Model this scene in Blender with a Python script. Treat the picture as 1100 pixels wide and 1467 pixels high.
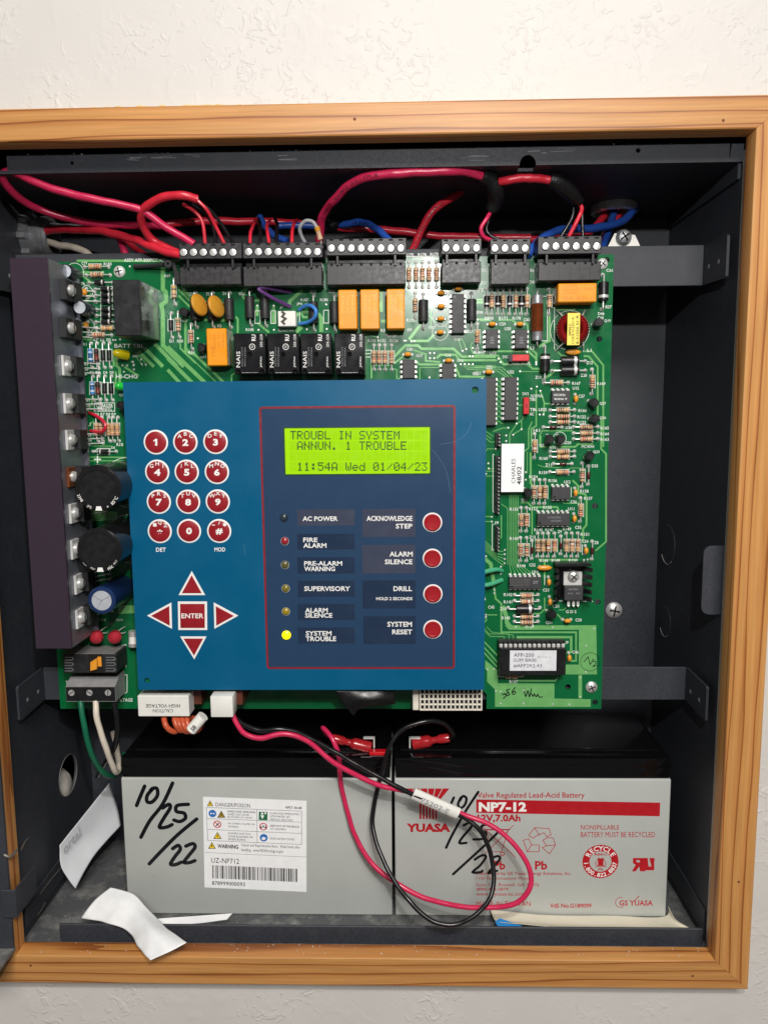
import bpy, bmesh, math, random
from mathutils import Vector, Matrix
random.seed(7)
S = bpy.context.scene
for o in list(bpy.data.objects): bpy.data.objects.remove(o)
MM = 0.001
# ------------------------------------------------------------------ camera, light, exposure
PW, PH, FPX = 1100.0, 1467.0, 1085.0
CAMD = 376.0                     # mm from the lens to the front lip of the cabinet
rx, ry, rz = (math.radians(a) for a in (7.165, 1.387, -0.509))
_B = Matrix(((1,0,0),(0,0,-1),(0,1,0)))
_Rx = Matrix(((1,0,0),(0,math.cos(rx),-math.sin(rx)),(0,math.sin(rx),math.cos(rx))))
_Ry = Matrix(((math.cos(ry),0,math.sin(ry)),(0,1,0),(-math.sin(ry),0,math.cos(ry))))
_Rz = Matrix(((math.cos(rz),-math.sin(rz),0),(math.sin(rz),math.cos(rz),0),(0,0,1)))
CM = _Rz @ _Rx @ _Ry @ _B        # world -> camera (x right, y down, z forward)
cd = bpy.data.cameras.new('camera'); cam = bpy.data.objects.new('camera', cd); S.collection.objects.link(cam)
cd.sensor_fit = 'HORIZONTAL'; cd.sensor_width = 36.0; cd.lens = FPX/PW*36.0
cd.clip_start = 0.01; cd.clip_end = 100
rot = Matrix((CM[0], -CM[1], -CM[2])).transposed()
cam.matrix_world = Matrix.Translation((0, -CAMD*MM, 0)) @ rot.to_4x4()
S.camera = cam
w = bpy.data.worlds.new('World'); S.world = w; w.use_nodes = True
bg = w.node_tree.nodes['Background']; bg.inputs[0].default_value = (1.0, 0.97, 0.94, 1); bg.inputs[1].default_value = 0.10
ld = bpy.data.lights.new('hand_lamp', 'POINT'); lo = bpy.data.objects.new('hand_lamp', ld); S.collection.objects.link(lo)
lo.location = (0.040, -0.425, 0.152); ld.energy = 4.1; ld.color = (1.0, 0.98, 0.955); ld.shadow_soft_size = 0.006
rd = bpy.data.lights.new('fill_light', 'AREA'); ro = bpy.data.objects.new('fill_light', rd); S.collection.objects.link(ro)   # added area fill above and behind the camera, lifts the dark lower part
rd.size = 0.7; rd.energy = 41; rd.color = (1.0, 0.95, 0.90); ro.location = (0.25, -1.7, 1.25)
ro.rotation_euler = (Vector((0,0,-.1))-Vector(ro.location)).to_track_quat('-Z', 'Y').to_euler()
S.view_settings.view_transform = 'Standard'; S.view_settings.look = 'None'
S.view_settings.exposure = 0.0; S.view_settings.gamma = 1.0; S.view_settings.use_curve_mapping = False
S.render.engine = 'CYCLES'

def P(px, py, Y):
    """photo pixel -> world point on the plane that lies Y mm behind the cabinet lip"""
    q = CM.transposed() @ Vector(((px-PW/2)/FPX, (py-PH/2)/FPX, 1.0))
    k = (Y+CAMD)/q.y
    return Vector((q.x*k*MM, Y*MM, q.z*k*MM))
def V(x, y, z): return Vector((x*MM, y*MM, z*MM))

# ------------------------------------------------------------------ materials
def lin(c): return tuple(((v/255)/12.92 if v/255 <= .04045 else ((v/255+.055)/1.055)**2.4) for v in c)
MATS = {}
def mat(name, col, rough=.5, metal=0, var=.10, scale=250, bump=0, bscale=800, spec=.5, trans=0, emit=0, coat=0, alpha=1, rvar=.08):
    if name in MATS: return MATS[name]
    m = bpy.data.materials.new(name); m.use_nodes = True; nt = m.node_tree; n = nt.nodes; L = nt.links
    b = n['Principled BSDF']; c = lin(col)
    tc = n.new('ShaderNodeTexCoord'); nz = n.new('ShaderNodeTexNoise'); nz.inputs['Scale'].default_value = scale
    nz.inputs['Detail'].default_value = 5; L.new(tc.outputs['Object'], nz.inputs['Vector'])
    mx = n.new('ShaderNodeMix'); mx.data_type = 'RGBA'
    mx.inputs[6].default_value = (*[max(0, v*(1-var)) for v in c], 1); mx.inputs[7].default_value = (*[min(1, v*(1+var)) for v in c], 1)
    mr = n.new('ShaderNodeMapRange'); mr.inputs[1].default_value = .3; mr.inputs[2].default_value = .7
    L.new(nz.outputs[0], mr.inputs[0]); L.new(mr.outputs[0], mx.inputs[0]); L.new(mx.outputs[2], b.inputs['Base Color'])
    r2 = n.new('ShaderNodeMapRange'); r2.inputs[1].default_value = .3; r2.inputs[2].default_value = .7
    r2.inputs[3].default_value = max(.03, rough-rvar); r2.inputs[4].default_value = min(1, rough+rvar)
    L.new(nz.outputs[0], r2.inputs[0]); L.new(r2.outputs[0], b.inputs['Roughness'])
    b.inputs['Metallic'].default_value = metal; b.inputs['Specular IOR Level'].default_value = spec
    b.inputs['Transmission Weight'].default_value = trans; b.inputs['Coat Weight'].default_value = coat; b.inputs['Alpha'].default_value = alpha
    if emit:
        L.new(mx.outputs[2], b.inputs['Emission Color']); b.inputs['Emission Strength'].default_value = emit
    if bump:
        n2 = n.new('ShaderNodeTexNoise'); n2.inputs['Scale'].default_value = bscale; n2.inputs['Detail'].default_value = 4
        L.new(tc.outputs['Object'], n2.inputs['Vector']); bp = n.new('ShaderNodeBump'); bp.inputs['Strength'].default_value = bump; bp.inputs['Distance'].default_value = .0003
        L.new(n2.outputs[0], bp.inputs['Height']); L.new(bp.outputs[0], b.inputs['Normal'])
    MATS[name] = m; return m

def wood_mat(name, axis, seed=0.0):
    if name in MATS: return MATS[name]
    m = bpy.data.materials.new(name); m.use_nodes = True; nt = m.node_tree; n = nt.nodes; L = nt.links
    b = n['Principled BSDF']; tc = n.new('ShaderNodeTexCoord')
    mp = n.new('ShaderNodeMapping'); L.new(tc.outputs['Object'], mp.inputs['Vector'])
    mp.inputs['Location'].default_value = (seed, seed*.37, seed*.71)
    st = [1, 1, 1]; st['xz'.index(axis)*2] = .06
    mp.inputs['Scale'].default_value = st
    n1 = n.new('ShaderNodeTexNoise'); n1.inputs['Scale'].default_value = 55; n1.inputs['Detail'].default_value = 3; n1.inputs['Roughness'].default_value = .45
    L.new(mp.outputs[0], n1.inputs['Vector'])
    sp = n.new('ShaderNodeSeparateXYZ'); L.new(tc.outputs['Object'], sp.inputs[0])
    ac = n.new('ShaderNodeMath'); ac.operation = 'MULTIPLY'; ac.inputs[1].default_value = 170; L.new(sp.outputs[2 if axis == 'x' else 0], ac.inputs[0])
    ac2 = n.new('ShaderNodeMath'); ac2.operation = 'MULTIPLY_ADD'; ac2.inputs[1].default_value = 60; L.new(sp.outputs[1], ac2.inputs[0]); L.new(ac.outputs[0], ac2.inputs[2])
    mul = n.new('ShaderNodeMath'); mul.operation = 'MULTIPLY_ADD'; mul.inputs[1].default_value = 2.6; L.new(n1.outputs[0], mul.inputs[0]); L.new(ac2.outputs[0], mul.inputs[2])
    fr = n.new('ShaderNodeMath'); fr.operation = 'FRACT'; L.new(mul.outputs[0], fr.inputs[0])
    cr = n.new('ShaderNodeValToRGB'); e = cr.color_ramp.elements
    e[0].position = 0; e[0].color = (*lin((186,128,70)), 1); e[1].position = 1; e[1].color = (*lin((132,78,38)), 1)
    for p, c in ((.07,(200,143,84)), (.50,(206,151,92)), (.86,(194,133,76)), (.94,(156,95,50))):
        x = cr.color_ramp.elements.new(p); x.color = (*lin(c), 1)
    L.new(fr.outputs[0], cr.inputs[0])
    # fine pores along the grain
    mp2 = n.new('ShaderNodeMapping'); L.new(tc.outputs['Object'], mp2.inputs['Vector']); st2 = [1,1,1]; st2['xz'.index(axis)*2] = .03; mp2.inputs['Scale'].default_value = st2
    n2 = n.new('ShaderNodeTexNoise'); n2.inputs['Scale'].default_value = 1100; n2.inputs['Detail'].default_value = 5; L.new(mp2.outputs[0], n2.inputs['Vector'])
    n3 = n.new('ShaderNodeTexNoise'); n3.inputs['Scale'].default_value = 30; n3.inputs['Detail'].default_value = 3; L.new(mp.outputs[0], n3.inputs['Vector'])
    hv = n.new('ShaderNodeHueSaturation'); L.new(cr.outputs[0], hv.inputs['Color'])
    ad = n.new('ShaderNodeMath'); ad.operation = 'MULTIPLY_ADD'; ad.inputs[1].default_value = .5; ad.inputs[2].default_value = .36; L.new(n2.outputs[0], ad.inputs[0])
    ad2 = n.new('ShaderNodeMath'); ad2.operation = 'MULTIPLY_ADD'; ad2.inputs[1].default_value = .55; L.new(n3.outputs[0], ad2.inputs[0]); L.new(ad.outputs[0], ad2.inputs[2])
    L.new(ad2.outputs[0], hv.inputs['Value']); hv.inputs['Saturation'].default_value = 1.02
    L.new(hv.outputs[0], b.inputs['Base Color']); b.inputs['Roughness'].default_value = .42
    bp = n.new('ShaderNodeBump'); bp.inputs['Strength'].default_value = .25; bp.inputs['Distance'].default_value = .0002; L.new(n2.outputs[0], bp.inputs['Height']); L.new(bp.outputs[0], b.inputs['Normal'])
    MATS[name] = m; return m

def plaster_mat():
    m = bpy.data.materials.new('painted_plaster'); m.use_nodes = True; nt = m.node_tree; n = nt.nodes; L = nt.links
    b = n['Principled BSDF']; tc = n.new('ShaderNodeTexCoord')
    n1 = n.new('ShaderNodeTexNoise'); n1.inputs['Scale'].default_value = 70; n1.inputs['Detail'].default_value = 2.5; n1.inputs['Distortion'].default_value = .5
    n2 = n.new('ShaderNodeTexNoise'); n2.inputs['Scale'].default_value = 150; n2.inputs['Detail'].default_value = 3.5; n2.inputs['Distortion'].default_value = 1.6
    n3 = n.new('ShaderNodeTexNoise'); n3.inputs['Scale'].default_value = 22; n3.inputs['Detail'].default_value = 2
    for q in (n1, n2, n3): L.new(tc.outputs['Object'], q.inputs['Vector'])
    r1 = n.new('ShaderNodeMapRange'); r1.inputs[1].default_value = .50; r1.inputs[2].default_value = .72; L.new(n1.outputs[0], r1.inputs[0])   # trowelled knock-down plateaus
    r2 = n.new('ShaderNodeMapRange'); r2.inputs[1].default_value = .55; r2.inputs[2].default_value = .66; L.new(n2.outputs[0], r2.inputs[0])
    r3 = n.new('ShaderNodeMapRange'); r3.inputs[1].default_value = .42; r3.inputs[2].default_value = .60; L.new(n3.outputs[0], r3.inputs[0])
    a = n.new('ShaderNodeMath'); a.operation = 'MULTIPLY'; L.new(r2.outputs[0], a.inputs[0]); L.new(r3.outputs[0], a.inputs[1])
    a2 = n.new('ShaderNodeMath'); a2.operation = 'MULTIPLY_ADD'; a2.inputs[1].default_value = .9; L.new(a.outputs[0], a2.inputs[0]); r1.inputs[4].default_value = .45; L.new(r1.outputs[0], a2.inputs[2])
    bp = n.new('ShaderNodeBump'); bp.inputs['Strength'].default_value = .42; bp.inputs['Distance'].default_value = .0007
    L.new(a2.outputs[0], bp.inputs['Height']); L.new(bp.outputs[0], b.inputs['Normal'])
    mx = n.new('ShaderNodeMix'); mx.data_type = 'RGBA'; mx.inputs[6].default_value = (.575,.555,.525,1); mx.inputs[7].default_value = (.65,.63,.60,1)
    L.new(n3.outputs[0], mx.inputs[0]); L.new(mx.outputs[2], b.inputs['Base Color']); b.inputs['Roughness'].default_value = .55
    return m

def dusty_metal(name, col, dust, amount, rough=.55):
    m = mat(name, col, rough=rough, var=.14, scale=900, bump=.35, bscale=2600, spec=.45)
    nt = m.node_tree; n = nt.nodes; L = nt.links; b = n['Principled BSDF']
    src = b.inputs['Base Color'].links[0].from_socket
    tc = n.new('ShaderNodeTexCoord'); q = n.new('ShaderNodeTexNoise'); q.inputs['Scale'].default_value = 70; q.inputs['Detail'].default_value = 9; q.inputs['Roughness'].default_value = .7
    L.new(tc.outputs['Object'], q.inputs['Vector']); r = n.new('ShaderNodeMapRange'); r.inputs[1].default_value = .48; r.inputs[2].default_value = .8; r.inputs[4].default_value = amount
    L.new(q.outputs[0], r.inputs[0]); mx = n.new('ShaderNodeMix'); mx.data_type = 'RGBA'; L.new(r.outputs[0], mx.inputs[0]); L.new(src, mx.inputs[6])
    mx.inputs[7].default_value = (*lin(dust), 1); L.new(mx.outputs[2], b.inputs['Base Color'])
    return m

M_WALL = plaster_mat()
M_STEEL = dusty_metal('charcoal_painted_steel', (50,53,60), (112,112,112), .10)
M_FLOOR = dusty_metal('dusty_painted_steel', (84,86,88), (165,164,158), .75)
M_DARKHOLE = mat('hole_black', (6,6,7), .9)
M_DRYWALL = mat('raw_drywall', (205,200,190), .9, bump=.8, bscale=900)
M_SILVER = mat('bright_zinc', (222,222,220), .34, .62, .06)
M_TIN = mat('tinned_lead', (220,220,217), .36, .35, .1)
M_GALV = mat('cast_zinc', (165,167,170), .45, .7, .15, bump=.4)
M_PCB = mat('green_solder_mask', (8,98,54), .24, 0, .03, 120, spec=.5)
M_TRACE = mat('green_masked_copper', (110,174,104), .25, .05, .08, 200, spec=.55)
M_SILK = mat('white_silkscreen', (225,230,225), .5, var=.03)
M_BLK = mat('black_plastic', (24,24,26), .38, var=.15)
M_BLKM = mat('black_matt_plastic', (33,33,35), .55, var=.2, bump=.2)
M_BLKG = mat('black_gloss_plastic', (10,10,12), .13, var=.1, rvar=.05)
M_TERM = mat('terminal_black', (40,40,42), .42, var=.25, scale=500)
M_ORANGE = mat('relay_orange', (238,150,12), .42, var=.04)
M_TAN = mat('resistor_tan', (196,168,134), .4, var=.06)
M_RBLUE = mat('resistor_blue', (70,130,190), .4)
M_RDARK = mat('resistor_dark_brown', (60,38,34), .4)
BANDS = {'k':mat('band_black',(25,22,22)), 'n':mat('band_brown',(120,62,40)), 'r':mat('band_red',(185,40,35)), 'o':mat('band_orange',(190,104,52)),
         'y':mat('band_yellow',(214,178,60)), 'g':mat('band_gold',(190,140,60)), 'w':mat('band_white',(225,225,220)), 'e':mat('band_green',(50,120,70))}
M_GLASS_D = mat('diode_glass', (70,28,26), .15)
M_CERAM = mat('ceramic_ochre', (225,150,45), .35, var=.08)
M_DISC = mat('disc_amber', (205,145,45), .4, var=.08)
M_COPPER = mat('enamelled_copper', (150,85,50), .3, .6)
M_COIL = mat('red_enamel_wire', (150,36,36), .25, .4)
M_YELLOW = mat('yellow_tape', (240,222,90), .45, var=.04)
M_WHITEP = mat('white_plastic', (228,228,222), .4, var=.03)
M_PAPER = mat('white_paper', (240,242,243), .6, var=.03)
M_INK = mat('black_ink', (22,22,24), .6)
M_MARK = mat('marker_ink', (12,13,20), .35)
M_PANEL = mat('blue_panel_film', (0,86,124), .36, rvar=.09, spec=.36, var=.03, scale=38, bump=.10, bscale=2500)
M_NAVY = mat('navy_window_film', (36,62,92), .30, rvar=.02, var=.02, scale=90, bump=.08, bscale=2500)
M_WIN = mat('label_insert_grey', (62,68,86), .22, var=.06, scale=120)
M_WIN2 = mat('label_insert_dark', (34,50,74), .22, var=.06, scale=120)
M_MAROON = mat('maroon_print', (128,34,42), .38, var=.05)
M_KEY = mat('key_red', (146,26,36), .36, var=.05)
M_BTN = mat('button_red', (158,28,36), .32, var=.05)
M_WPRINT = mat('white_print', (236,236,232), .42, var=.02)
M_LCD = mat('lcd_backlit_green', (150,205,10), .2, var=.03, scale=60, emit=.24)
M_LCDT = mat('lcd_segment', (34,62,22), .4)
M_GREY = mat('battery_grey', (176,180,176), .33, var=.025, scale=60)
M_REDP = mat('print_red', (176,22,34), .4, var=.04)
M_W_PINK = mat('wire_pink_red', (200,38,82), .32, var=.06)
M_W_RED = mat('wire_red', (205,40,58), .33, var=.08)
M_W_BLACK = mat('wire_black', (20,20,22), .3, var=.1)
M_W_BLUE = mat('wire_blue', (40,82,170), .35, var=.08)
M_W_WHITE = mat('wire_cream', (214,204,188), .4, var=.05)
M_W_GREY = mat('wire_grey', (140,142,145), .4, var=.05)
M_W_GREEN = mat('wire_green', (20,100,72), .35, var=.06)
M_W_PURPLE = mat('wire_purple', (88,52,108), .35)
M_W_LGREEN = mat('wire_mint', (70,165,125), .35)
M_W_ORNG = mat('wire_rust_orange', (190,84,50), .4)
M_TAPE = mat('electrical_tape', (20,20,21), .33, var=.3, bump=.8, bscale=1200)
M_SPADE = mat('red_nylon_sleeve', (205,45,52), .18, trans=.45, var=.05)
M_HSINK = mat('plum_anodised', (72,60,74), .30, .45, .015, rvar=.015)
M_HSIDE = mat('grey_anodised_side', (128,130,140), .4, .55, .08)
M_CAPBLUE = mat('cap_sleeve_navy', (24,46,88), .28)
M_CAPBLK = mat('cap_sleeve_black', (26,26,28), .2, var=.15)
M_CAPTOP = mat('cap_top_alu', (190,195,202), .35, .25)
M_CHIP = mat('chip_grey', (58,58,60), .55, bump=.25, bscale=3000)
M_CREAM = mat('cream_paper', (226,220,200), .6, var=.05, scale=60)
M_BACKING = mat('glassine_backing', (205,208,212), .35, var=.05, scale=60)
M_CLEAR = mat('clear_cover', (235,235,225), .1, trans=.9)

# ------------------------------------------------------------------ geometry helpers
class MB:
    def __init__(s): s.v = []; s.f = []; s.m = []; s.mats = []
    def mi(s, m):
        if m not in s.mats: s.mats.append(m)
        return s.mats.index(m)
    def add(s, vs, fs, m):
        k = len(s.v); s.v += [Vector(a) for a in vs]; i = s.mi(m)
        for f in fs: s.f.append([k+a for a in f]); s.m.append(i)
    def box(s, lo, hi, m, bev=0, seg=1):
        lo = Vector(lo); hi = Vector(hi)
        if not bev:
            x0,y0,z0 = lo; x1,y1,z1 = hi
            s.add([(x0,y0,z0),(x1,y0,z0),(x1,y1,z0),(x0,y1,z0),(x0,y0,z1),(x1,y0,z1),(x1,y1,z1),(x0,y1,z1)],
                  [(0,3,2,1),(4,5,6,7),(0,1,5,4),(1,2,6,5),(2,3,7,6),(3,0,4,7)], m); return
        bm = bmesh.new(); bmesh.ops.create_cube(bm, size=1)
        for v in bm.verts: v.co = Vector(((lo[i]+hi[i])/2+v.co[i]*(hi[i]-lo[i]) for i in range(3)))
        bmesh.ops.bevel(bm, geom=list(bm.edges), offset=bev, segments=seg, affect='EDGES', profile=.5)
        bm.verts.index_update(); s.add([v.co.copy() for v in bm.verts], [[v.index for v in f.verts] for f in bm.faces], m); bm.free()
    def loft(s, rings, ms, cap=(True, True)):
        """rings: lists of equal length; ms: one material or one per gap"""
        n = len(rings[0]); k = len(s.v)
        for r in rings: s.v += [Vector(a) for a in r]
        for i in range(len(rings)-1):
            m = s.mi(ms[i] if isinstance(ms, (list, tuple)) else ms)
            for j in range(n):
                a = k+i*n+j; b = k+i*n+(j+1) % n
                s.f.append([a, b, b+n, a+n]); s.m.append(m)
        m0 = ms[0] if isinstance(ms, (list, tuple)) else ms; m1 = ms[-1] if isinstance(ms, (list, tuple)) else ms
        if cap[0]: s.f.append([k+j for j in range(n)][::-1]); s.m.append(s.mi(m0))
        if cap[1]: s.f.append([k+(len(rings)-1)*n+j for j in range(n)]); s.m.append(s.mi(m1))
    def lathe(s, p0, ax, prof, ms, n=12, cap=(True, True)):
        """prof: [(t, r)] along axis ax from p0"""
        ax = Vector(ax).normalized(); p0 = Vector(p0)
        a = ax.orthogonal().normalized(); b = ax.cross(a)
        rings = [[p0+ax*t+(a*math.cos(2*math.pi*j/n)+b*math.sin(2*math.pi*j/n))*r for j in range(n)] for t, r in prof]
        s.loft(rings, ms, cap)
    def tube(s, pts, r, m, n=10, sub=6, cap=True, rs=None):
        pts = [Vector(p) for p in pts]
        if len(pts) > 2 and sub > 1: pts = spline(pts, sub)
        N = len(pts); up = None; rings = []
        for i, p in enumerate(pts):
            t = (pts[min(i+1, N-1)]-pts[max(i-1, 0)]).normalized()
            if up is None: up = t.orthogonal().normalized()
            else:
                up = up-t*up.dot(t)
                up = up.normalized() if up.length > 1e-9 else t.orthogonal().normalized()
            b = t.cross(up); rr = r if rs is None else rs(i/(N-1))*r
            rings.append([p+(up*math.cos(2*math.pi*j/n)+b*math.sin(2*math.pi*j/n))*rr for j in range(n)])
        s.loft(rings, m, (cap, cap))
    def poly(s, pts, m): s.add(pts, [list(range(len(pts)))], m)
    def prism(s, pts, d, m):
        """pts: planar loop, d: extrusion vector"""
        d = Vector(d); s.loft([[Vector(p) for p in pts], [Vector(p)+d for p in pts]], m)
    def ribbon(s, pts, wd, m, n=Vector((0,-1,0)), closed=False, taper=0):
        """flat strip lying in the plane with normal n"""
        pts = [Vector(p) for p in pts]; N = len(pts); L = []; R = []
        for i, p in enumerate(pts):
            a = pts[i-1] if (i or closed) else None; c = pts[(i+1) % N] if (i < N-1 or closed) else None
            d1 = (p-a).normalized() if a is not None else None; d2 = (c-p).normalized() if c is not None else None
            if d1 is None: d1 = d2
            if d2 is None: d2 = d1
            s1 = n.cross(d1); s2 = n.cross(d2); b = (s1+s2)
            b = b.normalized() if b.length > 1e-6 else s1
            k = min(1.8, 1/max(.3, b.dot(s1)))*wd/2
            L.append(p+b*k); R.append(p-b*k)
        M = N if closed else N-1
        s.add(L+R, [(i, (i+1) % N, N+(i+1) % N, N+i) for i in range(M)], m)
    def disc(s, c, r, m, n=20, nrm=(0,-1,0), off=0):
        nrm = Vector(nrm).normalized(); a = nrm.orthogonal().normalized(); b = nrm.cross(a); c = Vector(c)
        s.add([c+(a*math.cos(2*math.pi*j/n)+b*math.sin(2*math.pi*j/n))*r for j in range(n)], [list(range(n))], m)
    def ring(s, c, r0, r1, m, n=28, a0=0, a1=2*math.pi):
        c = Vector(c); full = abs(a1-a0-2*math.pi) < 1e-6; k = n if full else n+1
        vs = [c+Vector((math.cos(a0+(a1-a0)*j/n)*r, 0, math.sin(a0+(a1-a0)*j/n)*r)) for r in (r0, r1) for j in range(k)]
        s.add(vs, [(j, (j+1) % k, k+(j+1) % k, k+j) for j in range(n)], m)
    def text(s, t, x0, y0, x1, y1, Y, m, rotq=0, bold=0, wmax=None, corner=None):
        """lettering whose ink fills the pixel box (x0,y0)-(x1,y1) of the plane Y"""
        vs, fs = glyphs(t, bold); 
        if not vs: return
        ax = min(v[0] for v in vs); bx = max(v[0] for v in vs); ay = min(v[1] for v in vs); by = max(v[1] for v in vs)
        sx = 1/max(bx-ax, 1e-6); sy = 1/max(by-ay, 1e-6); out = []
        for v in vs:
            u = (v[0]-ax)*sx; q = (v[1]-ay)*sy
            if rotq == 0: a, b = u, 1-q
            elif rotq == 1: a, b = 1-(1-0)*(1-q) if False else (1-q), 1-u      # reads bottom to top
            elif rotq == 2: a, b = 1-u, q                                     # upside down
            else: a, b = q, u                                                 # reads top to bottom
            out.append(P(x0+(x1-x0)*a, y0+(y1-y0)*b, Y))
        s.add(out, fs, m)
    def textc(s, t, cx, cy, h, Y, m, asp=.62, bold=0, rotq=0):
        """lettering centred on a pixel with cap height h px; asp: advance / height"""
        wd = len(t)*h*asp
        if len(t) == 1 and t not in '-':
            vs, _ = glyphs(t, bold)
            if vs: wd = h*(1.3 if bold > .04 else 1.12)*(max(v[0] for v in vs)-min(v[0] for v in vs))/max(1e-6, max(v[1] for v in vs)-min(v[1] for v in vs))
        if rotq in (1, 3): s.text(t, cx-h/2, cy-wd/2, cx+h/2, cy+wd/2, Y, m, rotq, bold)
        else: s.text(t, cx-wd/2, cy-h/2, cx+wd/2, cy+h/2, Y, m, rotq, bold)
    def build(s, name, parent=None, smooth=30, origin=None, mesh_only=False):
        if origin is None and not mesh_only and s.v:
            lo = Vector([min(v[i] for v in s.v) for i in range(3)]); hi = Vector([max(v[i] for v in s.v) for i in range(3)]); origin = (lo+hi)/2
        if mesh_only: origin = Vector((0,0,0))
        me = bpy.data.meshes.new(name); me.from_pydata([v-origin for v in s.v], [], s.f)
        for m in s.mats: me.materials.append(m)
        me.polygons.foreach_set('material_index', s.m)
        if smooth:
            me.polygons.foreach_set('use_smooth', [True]*len(me.polygons)); me.set_sharp_from_angle(angle=math.radians(smooth))
        me.update()
        if mesh_only: return me
        return link(name, me, origin, parent)

WL = {}
def link(name, me, loc, parent=None, roty=0):
    o = bpy.data.objects.new(name, me); S.collection.objects.link(o); WL[o.name] = Vector(loc)
    o.rotation_euler = (0, roty, 0)
    if parent is not None: o.parent = parent; o.location = Vector(loc)-WL[parent.name]
    else: o.location = loc
    return o
def thing(name, label, cat, loc, group=None):
    o = link(name, None, loc); o.empty_display_size = .02; return tag(o, label, cat, group)
def tag(o, label, cat, group=None, kind=None):
    if label: o['label'] = label
    if cat: o['category'] = cat
    if group: o['group'] = group
    if kind: o['kind'] = kind
    return o
def spline(pts, sub):
    out = []
    for i in range(len(pts)-1):
        p0 = pts[max(i-1, 0)]; p1 = pts[i]; p2 = pts[i+1]; p3 = pts[min(i+2, len(pts)-1)]
        for k in range(sub):
            t = k/sub; t2 = t*t; t3 = t2*t
            out.append(.5*((2*p1)+(p2-p0)*t+(2*p0-5*p1+4*p2-p3)*t2+(3*p1-p0-3*p2+p3)*t3))
    out.append(pts[-1]); return out
_G = {}
def glyphs(t, bold=0):
    if bold < .02 and any(c in t for c in 'MWNmw#'): bold = 0
    k = (t, bold)
    if k in _G: return _G[k]
    c = bpy.data.curves.new('t', 'FONT'); c.body = t; c.size = 1; c.resolution_u = 2; c.offset = bold; c.fill_mode = 'FRONT'
    o = bpy.data.objects.new('t', c); S.collection.objects.link(o); bpy.context.view_layer.update()
    me = o.to_mesh(); r = ([tuple(v.co) for v in me.vertices], [list(p.vertices) for p in me.polygons])
    o.to_mesh_clear(); bpy.data.objects.remove(o); bpy.data.curves.remove(c); _G[k] = r; return r
def plate(mb, outer, holes, d, m, to3):
    """sheet with real holes: 2-D loops (mm) mapped by to3, extruded by vector d"""
    bm = bmesh.new(); E = []
    for lp in [outer]+holes:
        vs = [bm.verts.new((x, y, 0)) for x, y in lp]; E += [bm.edges.new((vs[i], vs[(i+1) % len(vs)])) for i in range(len(vs))]
    bmesh.ops.triangle_fill(bm, use_beauty=True, use_dissolve=False, edges=E)
    bm.verts.index_update(); vs = [to3(v.co.x, v.co.y) for v in bm.verts]; fs = [[v.index for v in f.verts] for f in bm.faces]; bm.free()
    d = Vector(d); mb.add(vs, fs, m); mb.add([v+d for v in vs], [f[::-1] for f in fs], m)
    for lp in [outer]+holes:
        q = [to3(x, y) for x, y in lp]; n = len(q)
        mb.add(q+[a+d for a in q], [(i, (i+1) % n, n+(i+1) % n, n+i) for i in range(n)], m)
def circ(cx, cy, r, n=20, ry=None): return [(cx+r*math.cos(2*math.pi*i/n), cy+(ry or r)*math.sin(2*math.pi*i/n)) for i in range(n)]
def xz(Y): return lambda x, y: V(x, Y, y)
def mmxy(px, py, Y): p = P(px, py, Y); return p.x/MM, p.z/MM

# ------------------------------------------------------------------ the wall and the timber frame
YWALL, YWOOD = -6.0, -16.0
mb = MB(); plate(mb, [(-900,-900),(900,-900),(900,900),(-900,900)], [[(-213,-289),(166.5,-289),(166.5,131),(-213,131)]], V(0,12.7,0), M_WALL, xz(YWALL))
wall = mb.build('wall', smooth=0); tag(wall, 'white textured plaster wall around the cabinet', None, kind='structure')
mb = MB()
for lo, hi in (((160.4,-5.9,-286),(166.6,-.4,122)), ((-213,-5.9,131),(166.5,6.6,131.6))): mb.box(V(*lo), V(*hi), M_DRYWALL)
mb.build('drywall_edge', wall)

b = MB()
for lo, hi in (((-300,130,-380),(260,134,230)), ((-304,6.8,-380),(-300,134,230)), ((260,6.8,-380),(264,134,230)), ((-300,6.8,230),(260,134,234)), ((-300,6.8,-384),(260,134,-380))): b.box(V(*lo), V(*hi), mat('cavity_light_block',(70,60,50),.9))
b.build('cavity_light_block', wall)  # added closed box behind the wall, keeps world light out of the openings
frame = thing('timber_frame', 'honey coloured softwood frame with mitred corners around the metal cabinet', 'frame', V(0, YWALL, -285))
def rail(pts, m, name):
    """pts: front outline (mm, x,z); bevelled front edges"""
    def inset(k):
        out = []
        for x, z in pts:
            f = -1 if (x < XL0+3 or x > XR1-3) else 1
            out.append((x+f*k*(1 if x > 0 else -1), z+f*k*(1 if z > 0 else -1)))
        return out
    b = MB(); b.loft([[V(x, YWALL-.05, z) for x, z in pts], [V(x, YWOOD+.9, z) for x, z in pts], [V(x, YWOOD+.3, z) for x, z in inset(.25)], [V(x, YWOOD, z) for x, z in inset(.8)]], m)
    return b.build(name, frame, smooth=25)
XL0, XL1, XR0, XR1, ZT0, ZT1, ZB0, ZB1 = -221.5, -203.8, 158.7, 176.4, 126.2, 140.6, -294.4, -278.2
rail([(XL0,ZT1),(XR1,ZT1),(XR0,ZT0),(XL1,ZT0)], wood_mat('softwood_rail', 'x', .3), 'top_rail')
rail([(XL1,ZB1),(XR0,ZB1),(XR1,ZB0),(XL0,ZB0)], wood_mat('softwood_sill', 'x', 1.7), 'bottom_rail')
rail([(XR0+.15,ZT0),(XR1+.1,ZT1),(XR1+.1,ZB0),(XR0+.15,ZB1)], wood_mat('softwood_stile', 'z', .9), 'stile')
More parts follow.
